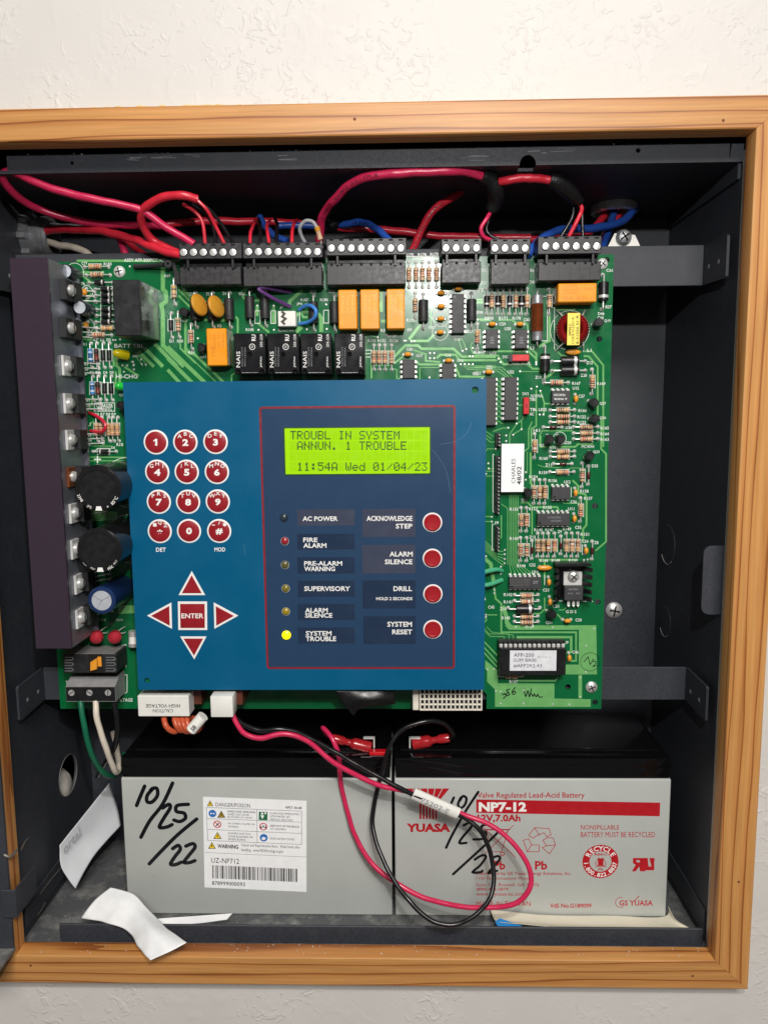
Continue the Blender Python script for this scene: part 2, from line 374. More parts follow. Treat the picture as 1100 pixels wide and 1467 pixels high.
rail([(XL0-.1,ZT1),(XL1-.15,ZT0),(XL1-.15,ZB1),(XL0-.1,ZB0)], wood_mat('softwood_stile', 'z', .9), 'stile')
for px, py in ((508,170), (1036,172), (1058,1264), (992,1399), (44,1384)):
    b = MB(); c = P(px, py, YWOOD-.02); b.lathe(c, (0,-1,0), [(0,.0007),(.00006,.0006)], mat('nail_hole_dark', (110,66,36), .8), 10); b.build('nail_hole', frame)

# ------------------------------------------------------------------ the steel cabinet
XL, XR, ZT, ZB, YB = -207.5, 160.5, 117.2, -281.3, 98.0
cab = thing('alarm_cabinet', 'charcoal painted steel cabinet recessed in the wall with its door open', 'cabinet', V(-23, 49, ZB-1.5))
b = MB(); b.box(V(XL-1.5,YB,ZB-1.5), V(XR+1.5,YB+1.5,ZT+1.5), M_STEEL); b.build('back_panel', cab)
nx, nz = mmxy(756, 234, 0)
b = MB(); plate(b, [(XL-1.5,0),(nx-3.9,0),(nx-3.9,9),(nx+3.9,9),(nx+3.9,0),(XR+1.5,0),(XR+1.5,YB-.05),(XL-1.5,YB-.05)], [circ(120.5,72,12,24), circ(-170,70,12,24)], V(0,0,1.5), M_STEEL, lambda x, y: V(x, y, ZT)); b.build('top_panel', cab)
b = MB(); b.box(V(XL-1.5,0,ZB-1.5), V(XR+1.5,YB-.05,ZB), M_FLOOR); b.build('floor_panel', cab)
# left side with its open knock-out
hc = (64.0, -218.5)
b = MB(); plate(b, [(.05,ZB+.05),(YB-.05,ZB+.05),(YB-.05,ZT-.05),(.05,ZT-.05)], [circ(hc[0],hc[1],12.5,32)], V(-1.5,0,0), M_STEEL, lambda x, y: V(XL, x, y)); b.build('side_panel', cab)
b = MB(); b.box(V(XR,.05,ZB+.05), V(XR+1.5,YB-.05,ZT-.05), M_STEEL); b.build('side_panel', cab)
# rim of the knock-out and the plaster that bulges in it
b = MB(); b.tube([V(XL, hc[0]+12.5*math.cos(a), hc[1]+12.5*math.sin(a)) for a in [2*math.pi*i/32 for i in range(33)]], .0003, mat('worn_rim',(105,104,100),.5), 6, 1); b.build('knockout_rim', cab)
b = MB(); b.lathe(V(XL-9,hc[0],hc[1]-8), (1,0,.1), [(0,.0115),(.004,.0112),(.007,.0085),(.0085,.003)], mat('plaster_lump', (205,200,190), .6, bump=.6), 20); tag(b.build('plaster_lump'), 'lump of pale plaster showing in the round hole of the cabinet side', 'plaster')
# flanges
b = MB(); nx, nz = mmxy(756, 234, 0)
ol = [(-188,117.25),(nx-3.9,117.25)]+[(nx-3.9*math.cos(a), 117.3+4.6*math.sin(a)) for a in [math.pi*i/12 for i in range(13)]]+[(nx+3.9,117.25),(154,117.25),(154,125.6),(-188,125.6)]
h1 = mmxy(103,233,0); h2 = mmxy(914,215,0)
plate(b, ol, [circ(*h1,.9,12), circ(*h2,1.1,12)], V(0,1.4,0), M_STEEL, xz(-.02)); b.build('top_flange', cab)
b = MB(); b.box(V(-187.6,-.02,ZB-1.4), V(159,1.4,-272.2), M_STEEL, .0003); b.build('sill_flange', cab)
b = MB(); b.box(V(XR-1.6,1.5,109.9), V(XR-.05,YB-.1,ZT-.1), M_STEEL, .0003); b.build('corner_flange', cab)
b = MB(); b.prism([V(XR-6.3,.2,117.3), V(XR+1.4,.2,117.3), V(XR+1.4,.2,125.4), V(XR-5.5,.2,125.4)], V(0,1.2,0), M_STEEL); b.build('corner_flange', cab)
b = MB(); b.box(V(XR-1.2,1.5,-276), V(XR-.05,96,-262), M_STEEL, .0003); b.build('corner_flange', cab)
b = MB(); b.box(V(XL+.05,1.5,-276), V(XL+1.2,96,-262), M_STEEL, .0003); b.build('corner_flange', cab)
# latch tab on the right edge
x0, zt = mmxy(1008,782,1); x1, zb_ = mmxy(1040,880,1)
cr = 4.0
pts = [(XR+.5,zt),(x0+cr,zt)]+[(x0+cr-cr*math.sin(a), zt-cr+cr*math.cos(a)) for a in [math.pi/2*i/6 for i in range(1,7)]]+[(x0+cr-cr*math.cos(a), zb_+cr-cr*math.sin(a)) for a in [math.pi/2*i/6 for i in range(0,7)]]+[(XR+.5,zb_)]
b = MB(); b.prism([V(x,.6,z) for x, z in pts], V(0,1.3,0), M_STEEL); b.build('latch_tab', cab)
# hinge tab on the left edge
b = MB(); b.box(V(-207,-20.2,-254.5), V(-199.2,-19.0,-239), M_STEEL, .0004); b.box(V(-200.4,-19.2,-254.4), V(-199.25,2,-239.1), M_STEEL, .0003); b.build('hinge', cab)
# closed knock-outs on the right side: embossed discs
for (px, py), rr in (((957,780),12), ((953,890),9.5)):
    p = P(px, py, 0); k = (XR*MM)/p.x; d = k*CAMD-CAMD; zc = p.z*k/MM
    b = MB(); b.lathe(V(XR+.1,d,zc), (-1,0,0), [(0,rr*MM),(.0003,rr*MM),(.0006,(rr-.5)*MM)], M_STEEL, 36)
    b.tube([V(XR-.5, d+rr*math.cos(a), zc+rr*math.sin(a)) for a in [-1.0-2.0*i/20 for i in range(-3,14)]], .00018, M_TIN, 5, 1); b.build('knockout', cab)
# mounting brackets, left and right ends bent forward
for z0, z1 in ((66.2,86.6), (-157.6,-138.8)):
    b = MB(); b.box(V(-203,32,z0), V(156.4,33.4,z1), M_STEEL, .0003)
    zr = z1-1.4 if z1 > 0 else z0
    b.box(V(-203,33.4,zr), V(156.4,YB-.05 if z1 > 0 else 60,zr+1.4), M_STEEL)
    for sx in (1, -1):
        xe = 156.4 if sx > 0 else -203.0
        b.prism([V(xe,32.2,z1-.2), V(xe,5,z1-1), V(xe,4,z1-2), V(xe,4,z0-.2), V(xe,5,z0-1), V(xe,32.2,z0+.2)], V(1.3*sx,0,0), M_STEEL)
        for yy in (25,13): b.lathe(V(xe-.02*sx,yy,(z0+z1)/2-2), (-sx,0,0), [(0,.0013),(.0003,.0009)], M_GALV, 10)
    b.build('mounting_bracket', cab)
# screw heads on the back panel
def screw(name, c, r, parent, m=M_SILVER, slot=0.6, n=(0,-1,0), hgt=.55):
    b = MB(); r *= MM; b.lathe(c, n, [(0,r),(r*.15,r),(r*hgt*.75,r*.72),(r*hgt,r*.3),(r*hgt*1.02,r*.05)], m, 20)
    q = Vector(c)+Vector(n).normalized()*r*hgt*1.02
    for a in (slot, slot+math.pi/2):
        d = Vector((math.cos(a),0,math.sin(a))); e = Vector((-math.sin(a),0,math.cos(a)))
        b.prism([q+d*r*.62+e*r*.09, q-d*r*.62+e*r*.09, q-d*r*.62-e*r*.09, q+d*r*.62-e*r*.09], Vector((0,-.00012,0)), M_DARKHOLE)
    return b.build(name, parent)
screw('screw', P(879,874,YB-.05), 5.2, cab, slot=1.4)
q = P(894,345,34); b = MB(); b.prism([q+V(-9,0,-4), q+V(9,0,-4), q+V(5.5,0,3), q+V(-5,0,4)], V(0,1,0), M_WHITEP); b.build('washer', cab)
screw('screw', P(893,340,33.9), 4.1, cab, M_GALV, slot=.6, hgt=.8)
# the open door, folded flat against the frame
b = MB(); dx1 = -203.0
b.box(V(dx1-330,-18.4,-272.8), V(dx1-.2,-17.0,128), M_STEEL)
b.box(V(dx1-330,-40,-274.2), V(dx1+.1,-17.0,-272.85), M_FLOOR)
door = b.build('door', cab, smooth=0)
for (zz, n) in ((-224.5,'hinge_slot'),):
    b = MB(); b.tube([P(6,1225,-18.6), P(14,1228,-18.6), P(21,1222,-18.6), P(24,1218,-18.6)], .0007, mat('worn_edge_steel',(110,104,98),.5,.3), 6, 4); b.build(n, door)
b = MB(); b.tube([P(30,1219,3), P(36,1206,8), P(46,1196,18)], .0005, MATS['worn_edge_steel'], 6, 4); b.build('weld_scar', cab)
for pts in ([(58,1281),(72,1262),(88,1243)], [(54,1311),(60,1303),(65,1294)]):
    b = MB(); y0 = []
    for px, py in pts:
        p = P(px, py, 0); k = (XL+1.3)*MM/p.x; y0.append(Vector((p.x*k, (k*CAMD-CAMD)*MM, p.z*k)))
    b.tube(y0, .0003, MATS['worn_edge_steel'], 5, 2); b.build('scratch', cab)
# conduit ring in the top panel, locknut in the left panel
b = MB(); c = V(120.5,72,ZT)
b.lathe(c+V(0,0,1), (0,0,-1), [(0,.0125),(.0030,.0128),(.0050,.0128),(.0056,.0120),(.0056,.0104),(0,.0100)], M_SILVER, 36, (False, False)); 
tag(b.build('conduit_bushing'), 'round metal bushing in the cabinet top with blue and red cables through it', 'bushing')
b = MB(); c = V(-170,72,ZT); b.lathe(c+V(0,0,1), (0,0,-1), [(0,.0125),(.0030,.0125),(.0035,.0118),(.0035,.0105),(0,.0100)], M_BLKM, 36, (False, False)); tag(b.build('conduit_bushing'), 'dark round bushing in the cabinet top above the looped red cable', 'bushing')
c = V(XL, 58, 101)
b = MB(); n = 64; rings = []
for t, r in ((0,12.2),(4.5,12.2),(5.2,10.6),(9,10.6),(9.2,11.2),(10,11.2),(10.2,10.6),(11,10.6),(11.2,11.2),(12,11.2),(12.2,10.6),(14,10.4),(14,8.8),(0,8.6)):
    rings.append([c+V(t, (r+(2.0 if (r > 12 and (j % 8) in (0,1,2)) else 0))*math.cos(2*math.pi*j/n), (r+(2.0 if (r > 12 and (j % 8) in (0,1,2)) else 0))*math.sin(2*math.pi*j/n)) for j in range(n)])
b.loft(rings, M_GALV, (False, False)); tag(b.build('conduit_locknut', smooth=20), 'cast metal locknut and threaded conduit end above the plum heat sink', 'locknut')

# ------------------------------------------------------------------ the circuit board
YP = 28.0
pcb = thing('circuit_board', 'green main circuit board crowded with relays, resistors and terminal blocks', 'circuit board', V(-40, YP, -161))
BL, BR_, BT, BBm = -192.5, 109.2, 81.6, -161.2
def hole(px, py, r, n=16): x, z = mmxy(px, py, YP); return circ(x, z, r, n)
HOLES = [hole(858.4,485.6,1.5), hole(869,367+5,1.5), hole(852,724.8,1.6), hole(856,862.5,1.6), hole(813.4,984.5,1.6), hole(852.4,1006.5,1.6)]
nx0, nz0 = mmxy(697, 990, YP)
b = MB(); plate(b, [(BL,BBm),(nx0-9,BBm),(nx0-9,nz0-2),(nx0-7,nz0),(nx0-2,nz0),(nx0,nz0-2),(nx0,BBm),(BR_,BBm),(BR_,BT),(BL,BT)], HOLES, V(0,1.6,0), M_PCB, xz(YP))
b.build('board', pcb, smooth=0)
RA=(680,360,5); RB=(680,600,5); RC=(680,780,5); RD=(520,350,5.79); RE=(400,400,6.111); RF=(240,400,6.111); RG=(100,365,6.111); RH=(80,480,7.333); RI=(60,600,4.075); RJ=(60,900,3.056)
def Zp(r, x, y): return r[0]+x/r[2], r[1]+y/r[2]
YT = YP-.02; YS = YP-.14; TI = [0]
# copper traces under the mask
PXMM = 404/1085.0
def trace(r, pts, wz):
    TI[0] += 1; yt = YT-.0006*TI[0]; b = MB(); b.ribbon([P(*Zp(r, *p), yt) for p in pts], wz/r[2]*PXMM*MM, M_TRACE); b.build('trace', pcb, smooth=0)
def pour(r, pts):
    TI[0] += 1; bm = MB(); plate_pts = [P(*Zp(r, *p), YT-.0006*TI[0]) for p in pts]; bm.poly(plate_pts, M_TRACE); bm.build('copper_pour', pcb, smooth=0)
TR = {RA: [([(0,345),(60,345)],12),([(130,715),(385,715),(440,770),(440,815)],13),([(0,745),(165,745),(205,808),(380,808),(415,840),(480,840)],14),([(0,780),(160,780)],11),
  ([(0,828),(195,828),(270,900)],5),([(0,843),(180,843),(245,900)],5),([(0,858),(165,858),(225,900)],5),([(535,460),(535,640),(500,655),(460,685)],16),([(325,860),(470,860)],5),
  ([(500,905),(540,885),(580,845)],16),([(790,715),(840,715),(920,815),(920,1400)],12),([(780,750),(815,750),(880,825),(880,1180)],12),([(590,715),(620,745),(700,745)],10),
  ([(440,990),(440,1250),(405,1270),(405,1400)],10),([(470,1000),(500,1090),(600,1090)],10),([(497,1090),(495,1170)],10),([(40,492),(120,492)],12),([(170,490),(265,490),(300,515)],12),
  ([(350,500),(380,530),(380,560)],10),([(590,415),(720,415)],14),([(390,690),(440,730),(440,780)],14),([(130,1290),(200,1265),(240,1265)],6),([(300,1100),(345,1100),(345,1200),(310,1230)],6),
  ([(250,1400),(250,1310),(300,1235)],6),([(275,1310),(335,1275),(335,1215)],6),([(700,1285),(480,1285),(465,1320),(465,1400)],8),([(40,90),(0,90)],18),([(0,170),(40,170)],18)],
 RB: [([(905,0),(905,215),(940,250),(940,880),(865,945)],12),([(385,75),(385,210),(355,232)],8),([(410,20),(385,75)],8),([(400,240),(400,460),(420,482)],14),([(375,235),(375,390)],5),
  ([(470,120),(470,200),(720,200),(740,180),(845,180)],12),([(330,600),(380,600),(410,632),(590,632),(602,655)],12),([(410,640),(410,830)],10),
  ([(700,440),(740,480),(740,530),(790,540),(800,570),(800,760),(775,790),(775,880)],14),([(628,590),(640,605),(740,605),(760,575)],6),([(190,610),(235,640),(235,1045)],5),
  ([(455,1010),(740,1010)],12),([(500,1020),(500,1140)],12),([(60,120),(110,165),(150,165)],5),([(60,100),(120,145)],5),([(75,85),(130,125)],5),([(70,410),(140,410)],5),([(70,375),(140,375)],5),([(100,358),(140,358)],5),
  ([(75,240),(90,215),(150,215)],5),([(60,700),(120,700)],6),([(60,735),(120,735)],6),([(450,330),(500,345),(600,350),(660,330)],5),([(660,362),(690,352),(775,352),(775,320)],5),([(190,690),(190,850),(150,870)],8)],
 RC: [([(200,440),(230,530),(230,560),(262,597)],30),([(130,250),(150,390),(190,425),(190,630),(725,630),(725,835),(690,835)],13),([(300,665),(690,665),(690,780)],18),
  ([(60,610),(110,660),(210,660),(210,690)],5),([(60,590),(100,642),(245,642),(245,690)],5),([(85,590),(120,628),(275,650),(275,690)],5),([(60,690),(165,800)],10),([(60,730),(165,850)],10),([(60,768),(170,890)],10),
  ([(755,935),(755,1105)],26),([(300,978),(575,978),(600,950)],12),([(420,495),(470,495),(500,465),(500,380)],8),([(590,500),(620,530)],10),([(600,470),(635,470),(670,440)],6),([(60,90),(115,140),(140,300)],26),
  ([(90,505),(160,505)],8),([(70,520),(85,540),(60,570)],8)],
 RD: [([(480,660),(380,790)],24),([(400,800),(540,800),(590,745)],20),([(255,935),(350,838),(455,838),(485,865),(750,865),(820,930),(1100,930)],20),([(260,985),(350,915)],14),
  ([(420,875),(520,910),(520,965),(640,975)],14),([(610,945),(640,915),(770,915),(800,960),(1100,960)],18),([(430,960),(470,995),(660,995)],16),([(850,1000),(890,1022),(1100,1022)],6),([(830,1000),(870,1035),(960,1035)],6),([(880,995),(905,1008),(1100,1008)],6),
  ([(770,1020),(800,1095),(1010,1098)],16),([(470,1130),(470,1020),(640,1020)],7),([(70,1110),(70,1000),(250,1000)],14),([(20,760),(20,1090)],14),([(260,1030),(280,1040),(280,1110),(320,1115)],8),
  ([(150,380),(150,560)],30),([(150,635),(195,635)],22),([(10,740),(120,770)],7),([(790,780),(820,880)],6),([(815,770),(855,865)],6),([(550,590),(600,640)],8),([(560,700),(570,380),(620,370)],6),
  ([(905,810),(890,850),(910,900),(1010,900)],7),([(960,620),(1050,620)],14),([(930,480),(1000,480)],18)],
 RE: [([(205,95),(90,190),(90,240)],28),([(150,320),(180,285),(260,285)],24),([(340,300),(368,340),(368,460)],34),([(145,460),(200,412)],34),([(190,290),(210,330),(250,330)],18)],
 RF: [([(0,590),(340,917)],34),([(0,690),(228,917)],32),([(0,790),(118,917)],30),([(105,370),(115,600),(425,900)],9),([(158,340),(158,600),(200,650),(230,650),(490,900)],22),([(95,140),(195,240)],18),([(130,90),(205,160)],18),
  ([(598,325),(615,350),(615,470)],17),([(670,0),(670,110),(658,150),(690,185),(880,185)],20),([(788,380),(890,465)],18),([(785,230),(785,320)],26),([(928,230),(928,380)],26),([(320,355),(360,355)],20),([(465,358),(520,358)],20),([(560,900),(560,840),(590,820)],10)],
 RG: [([(60,50),(960,50)],20),([(815,110),(815,300),(842,325),(842,405),(800,440),(815,500),(815,790),(1000,978)],36),([(735,770),(940,978)],32),([(655,815),(815,978)],32),([(600,845),(735,978)],28),
  ([(110,150),(300,150)],18),([(120,185),(190,245),(240,245)],16),([(110,445),(190,330)],14),([(950,300),(1050,400),(1100,450)],18),([(970,270),(1100,400)],16),([(40,740),(200,740)],16),([(385,978),(385,880),(420,840)],16),
  ([(965,600),(965,820),(1100,950)],10),([(1010,590),(1010,840),(1100,880)],18),([(560,870),(620,940),(640,978)],7),([(575,850),(650,930),(670,978)],7)],
 RH: [([(640,160),(640,320),(670,350),(670,500)],28),([(270,1250),(270,1280),(760,1285)],14),([(350,1320),(760,1320)],12),([(370,1165),(580,1165)],9),([(720,330),(870,430)],24),([(630,380),(630,520),(600,560)],18),([(240,480),(240,590)],22),
  ([(340,960),(400,900)],12),([(340,770),(380,740),(380,640)],14),([(300,420),(350,400)],10)]}
for r, L in TR.items():
    for pts, wz in L: trace(r, pts, wz)
for k in range(6): trace(RB, [(250+12*k,525),(250+12*k,1050-4*k),(262+30*k,1112)], 5)
for k in range(5): trace(RB, [(62,862+17*k),(150,950+15*k),(205,950+15*k+10*k)], 5)
for k in range(9): trace(RA, [(152,928+36*k),(175,928+36*k),(190,945+36*k),(205,945+36*k)], 5)
pour(RC, [(215,580),(870,580),(875,932),(650,932),(650,862),(745,862),(745,612),(245,612)])
pour(RC, [(75,830),(165,905),(165,995),(570,998),(570,1105),(830,1110),(830,1165),(145,1165),(145,1040),(88,985),(88,905),(75,890)])
pour(RI, [(270,520),(440,545),(440,590),(270,600)]); pour(RI, [(445,1090),(545,1090),(545,1135),(445,1140)])
# vias and solder pads that stand alone
b = MB()
for r, L in {RC:[(293,592),(558,595),(855,603),(798,725),(795,915),(755,955),(755,1092),(185,1055),(350,1045),(185,1140),(350,1140),(558,1145),(678,1147),(90,897),(138,893),(150,1050),(160,40),(213,70),(213,105),(213,135),(140,325),(140,350),(80,505),(80,520)],
  RB:[(97,320),(100,357),(80,395),(365,383),(365,437),(225,120),(275,115),(225,160),(150,215),(122,703),(122,737),(75,190),(80,985),(215,940),(215,972),(215,1005),(187,1060),(187,1110),(808,1008),(782,1012)],
  RA:[(325,860),(405,985),(445,970),(465,1170),(492,1170),(470,1000),(300,1235),(240,1265),(335,1275),(440,795),(440,810),(360,710),(375,722),(170,770),(185,795)],
  RD:[(340,800),(355,800),(400,805),(425,803),(810,995),(843,995),(877,995),(910,995),(885,930),(910,930),(555,903),(590,903),(555,945),(590,945),(825,885),(855,870),(910,860),(120,770),(195,750),(550,1105),(1010,890),(950,625)],
  RE:[(410,220),(240,437),(415,435),(235,220)], RF:[(795,443),(930,443),(785,230),(928,230),(265,517)],
  RG:[(625,915),(665,960),(630,955),(545,935),(560,960),(525,100),(380,745),(400,745),(440,740)], RH:[(715,385),(700,318),(750,318),(810,280),(815,320),(820,360)]}.items():
    for x, y in L: b.lathe(P(*Zp(r, x, y), YP), (0,-1,0), [(0,.00058),(.00020,.0005),(.00026,.0002)], M_TIN, 8)
o = b.build('solder_via', pcb); o['kind'] = 'stuff'

# ---- component meshes: local x along the part, -y towards the viewer, z across
CACHE = {}
def cached(key, fn):
    if key not in CACHE: CACHE[key] = fn()
    return CACHE[key]
def leads(b, half, body, h, r=.00032):
    for s in (-1, 1):
        b.tube([(s*half*MM,0,0),(s*half*MM,-h*MM*.8,0),(s*(half-.5)*MM,-h*MM,0),(s*body*MM,-h*MM,0)], r, M_TIN, 6, 1)
        b.lathe((s*half*MM,0,0), (0,-1,0), [(0,.0011),(.0003,.0009),(.0009,.0004)], M_TIN, 10)
def m_res(bands, base):
    b = MB(); leads(b, 6.3, 3.2, 1.6)
    prof = [(-3.4,.35),(-3.2,1.0),(-2.8,1.25),(-2.35,1.25)]; ms = [base,base,base]
    xs = -2.35
    for i, c in enumerate(bands):
        w = .52; prof += [(xs+.02,1.27 if i in (0,3) else 1.06),(xs+w,1.27 if i in (0,3) else 1.06)]; ms += [base, BANDS[c]]
        xs += w+(.55 if i < 2 else .95); prof.append((xs, 1.05 if i < 2 else 1.24)); ms.append(base)
    prof += [(3.0,1.24),(3.3,.9),(3.45,.35)]; ms += [base]*3
    b.lathe((0,-.0017,0), (1,0,0), [(t*MM, q*MM) for t, q in prof], ms, 12); return b.build('resistor', mesh_only=True)
def m_diode(L, r, half, base, band, h):
    b = MB(); leads(b, half, L/2, h, .0004 if r > 1.6 else .00033)
    b.lathe((0,-h*MM,0), (1,0,0), [(t*MM, q*MM) for t, q in ((-L/2,r*.85),(-L/2+.25,r),(L*.20,r),(L*.21,r*1.005),(L*.36,r*1.005),(L*.37,r),(L/2-.25,r),(L/2,r*.85))], [base,base,base,band,base,base,base], 14)
    return b.build('diode', mesh_only=True)
def m_cer(L=2.2, hgt=3.0, th=1.3, m=None):
    b = MB(); n = 12; rings = []
    for i in range(7):
        a = -math.pi/2+math.pi*i/6; rings.append([(L*math.cos(a)*math.cos(2*math.pi*j/n)*MM, (-1.2-hgt*(.5+.5*math.sin(a)))*MM, th*max(.12,math.cos(a))*math.sin(2*math.pi*j/n)*MM) for j in range(n)])
    b.loft(rings, m or M_CERAM)
    for s in (-1, 1):
        b.tube([(s*2.2*MM,0,0),(s*1.6*MM,-.0012,0),(s*1.2*MM,-.002,0)], .0003, M_TIN, 6, 1); b.lathe((s*2.2*MM,0,0), (0,-1,0), [(0,.0010),(.0003,.0008),(.0008,.0004)], M_TIN, 8)
    return b.build('ceramic_capacitor', mesh_only=True)
def m_to92():
    b = MB(); pts = [(2.4*math.cos(a), 2.4*math.sin(a)) for a in [math.radians(-45+270*i/14) for i in range(15)]]
    b.loft([[(x*MM,-.0022,z*MM) for x, z in pts], [(x*MM,-.0064,z*MM) for x, z in pts], [(x*.9*MM,-.0067,z*.9*MM) for x, z in pts]], M_BLK)
    for k in (-1.4, 0, 1.4): b.tube([(k*MM,0,-.0002),(k*.7*MM,-.0023,-.0002)], .0003, M_TIN, 6, 1); b.lathe((k*1.3*MM,0,-.0002), (0,-1,0), [(0,.0009),(.0006,.0004)], M_TIN, 8)
    return b.build('transistor', mesh_only=True)
def m_dip(np_, wide=6.4, pitch=2.54, row=7.62, base=None):
    b = MB(); L = (np_/2-1)*pitch+1.9; b.box((-L/2*MM,-.0041,-wide/2*MM), (L/2*MM,-.0007,wide/2*MM), base or M_CHIP, .00025)
    b.lathe(((-L/2+1.3)*MM,-.0041,-wide*.28*MM), (0,-1,0), [(0,.0006),(.00004,.0006)], M_BLK, 10)
    for i in range(np_//2):
        x = (-(np_/2-1)/2+i)*pitch*MM
        for s in (-1, 1):
            z0 = s*wide/2*MM; z1 = s*row/2*MM
            b.box((x-.0007, -.0028, min(z0*.9,z1+s*.00015)), (x+.0007, -.0024, max(z0*.9,z1+s*.00015)), M_TIN); b.box((x-.0006,-.0026,min(z1-s*.0001,z1+s*.0002)), (x+.0006,0,max(z1-s*.0001,z1+s*.0002)), M_TIN)
            b.lathe((x,0,z1), (0,-1,0), [(0,.0009),(.0003,.0007)], M_TIN, 8)
    return b.build('chip', mesh_only=True)
def place(name, me, r, x, y, vert=False, hm=1.5, rot=None):
    p = P(*Zp(r, x, y), YP-hm); p.y = YP*MM
    return link(name, me, p, pcb, math.pi/2 if (vert and rot is None) else (rot or 0))
silk = MB()
SW = .00028
def sbox(r, x0, y0, x1, y1): silk.ribbon([P(*Zp(r, *q), YS) for q in ((x0,y0),(x1,y0),(x1,y1),(x0,y1))], SW, M_SILK, closed=True)
def sline(r, pts): silk.ribbon([P(*Zp(r, *q), YS) for q in pts], SW*1.2, M_SILK)
def stext(r, t, x, y, h=22, asp=.68, rotq=0, bold=.014): silk.textc(t, *Zp(r, x, y), h/r[2], YS, M_SILK, asp, bold, rotq)
COMBOS = ['nkog','rrng','nnng','nkrg','ynog','nrrg','enrk','rnkg','nkng','nwrg','nnrn','rkrg']
rr = random.Random(3)
def resistor(r, x, y, vert=False, bands=None, base=None, box=True):
    bd = bands or rr.choice(COMBOS); bs = base or M_TAN
    if vert and rr.random() < .5: rot = -math.pi/2
    else: rot = math.pi/2 if vert else (0 if rr.random() < .5 else math.pi)
    place('resistor', cached(('r',bd,bs.name), lambda: m_res(bd, bs)), r, x, y, hm=1.8, rot=rot)
    if box:
        k = r[2]/5; a, c = (19*k, 46*k) if vert else (46*k, 19*k); sbox(r, x-a, y-c, x+a, y+c)
def diode(r, x, y, vert=False, kind='b', flip=False, box=True):
    spec = {'b':(5.2,1.35,6.3,M_BLK,M_TIN,1.5), 's':(3.6,.95,4.8,M_GLASS_D,M_INK,1.1), 'B':(9.3,2.55,8.6,M_BLK,M_TIN,2.7), 'M':(11.0,2.5,8.8,M_BLKM,M_BLKM,2.6), 'F':(5.0,1.15,6.3,M_BLK,M_BLK,1.4)}[kind]
    place('diode', cached(('d',kind), lambda: m_diode(*spec)), r, x, y, hm=spec[5], rot=(math.pi/2 if vert else 0)+(math.pi if flip else 0))
    if box and kind in 'bF':
        k = r[2]/5; a, c = (21*k, 42*k) if vert else (42*k, 21*k); sbox(r, x-a, y-c, x+a, y+c)
def cer(r, x, y, vert=False, flat=False): place('ceramic_capacitor', cached(('c',flat), lambda: m_cer(4.0,2.6,1.4) if flat else m_cer(1.9,2.6,1.25)), r, x, y, vert, hm=2.5)
def to92(r, x, y, rot=0): place('transistor', cached('q', m_to92), r, x, y, hm=5, rot=rot)
def dip(r, x, y, np_, vert=False, **k): return place('chip', cached(('u',np_,tuple(sorted(k))), lambda: m_dip(np_, **k)), r, x, y, vert, hm=3)

# right hand third
for i, x in enumerate((85,122,165,205,250,295,335,375)):
    (diode if i % 2 == 0 else resistor)(RA, x, 355, True)
resistor(RA,535,355,True); diode(RA,922,285,True,'B'); diode(RA,503,798,True,'B',True); diode(RA,680,786,False,'B'); diode(RA,680,853,False,'B'); resistor(RA,18,610,True)
for x, y in ((125,520),(325,520),(100,862)): cer(RA, x, y)
cer(RA,705,722,flat=True)
for x in (122,330): dip(RA, x, 628, 8, True)
dip(RA,615,1042,8); dip(RA,105,1075,20 if False else 28 if False else 20,True,wide=6.4) ; dip(RA,255,1055,18,True)
resistor(RA,843,932,True); resistor(RA,587,940); cer(RA,725,1055,True)
to92(RA,885,512); to92(RA,850,1085,.8); to92(RA,858,1200,.2)
for y in (1137,1183,1223): resistor(RA,632,y,box=False)
sbox(RA,585,1117,680,1243)
diode(RA,560,1260,False,'s')
for y in (1258,1303,1345): resistor(RA,800,y)
resistor(RB,430,195,True); to92(RB,532,145,1.7); to92(RB,610,145,1.5)
for y in (235,272): resistor(RB,632,y)
diode(RB,632,323,False,'s'); resistor(RB,628,382); to92(RB,820,262,2.2); resistor(RB,772,405,True); diode(RB,815,405,True,'s')
for x in (425,466,504): resistor(RB,x,525,True)
to92(RB,378,530,1.2); dip(RB,615,532,8); cer(RB,722,530,True); resistor(RB,760,655,True)
for x in (333,372): resistor(RB,x,725,True); resistor(RB,x-4 if x < 350 else x+1,940,True)
dip(RB,562,720,14); cer(RB,715,715,True); diode(RB,410,940,True,'s')
for x in (453,490,528,573,657,698,740): resistor(RB,x,908,True)
diode(RB,617,908,True,'s'); cer(RB,798,945,True); diode(RB,842,945,True,'s'); cer(RB,500,1068,flat=True); dip(RB,360,1175,14); cer(RB,532,1170,True)
for y in (367,410,520,560): resistor(RC,372,y)
diode(RC,358,463,False,'B'); cer(RC,540,412,True); to92(RC,550,500,.5); cer(RC,665,548); cer(RC,678,815,True); resistor(RC,262,948,box=False)
# top middle
for x in (381,440,492,547,610): resistor(RD,x,245,True,'nnrn')
resistor(RD,432,500,True,'nnkn'); diode(RD,500,550,True,'M'); diode(RD,900,545,True,'M')
for x, y in ((648,400),(648,512),(645,615),(640,728),(790,365),(370,912),(710,963),(1045,1058)): cer(RD, x, y)
dip(RD,787,575,16,True); dip(RD,378,1035,8,True); dip(RD,705,1065,8,True); resistor(RD,950,760,True)
for x in (90,135,182,237): resistor(RD,x,935,True,'grnn')
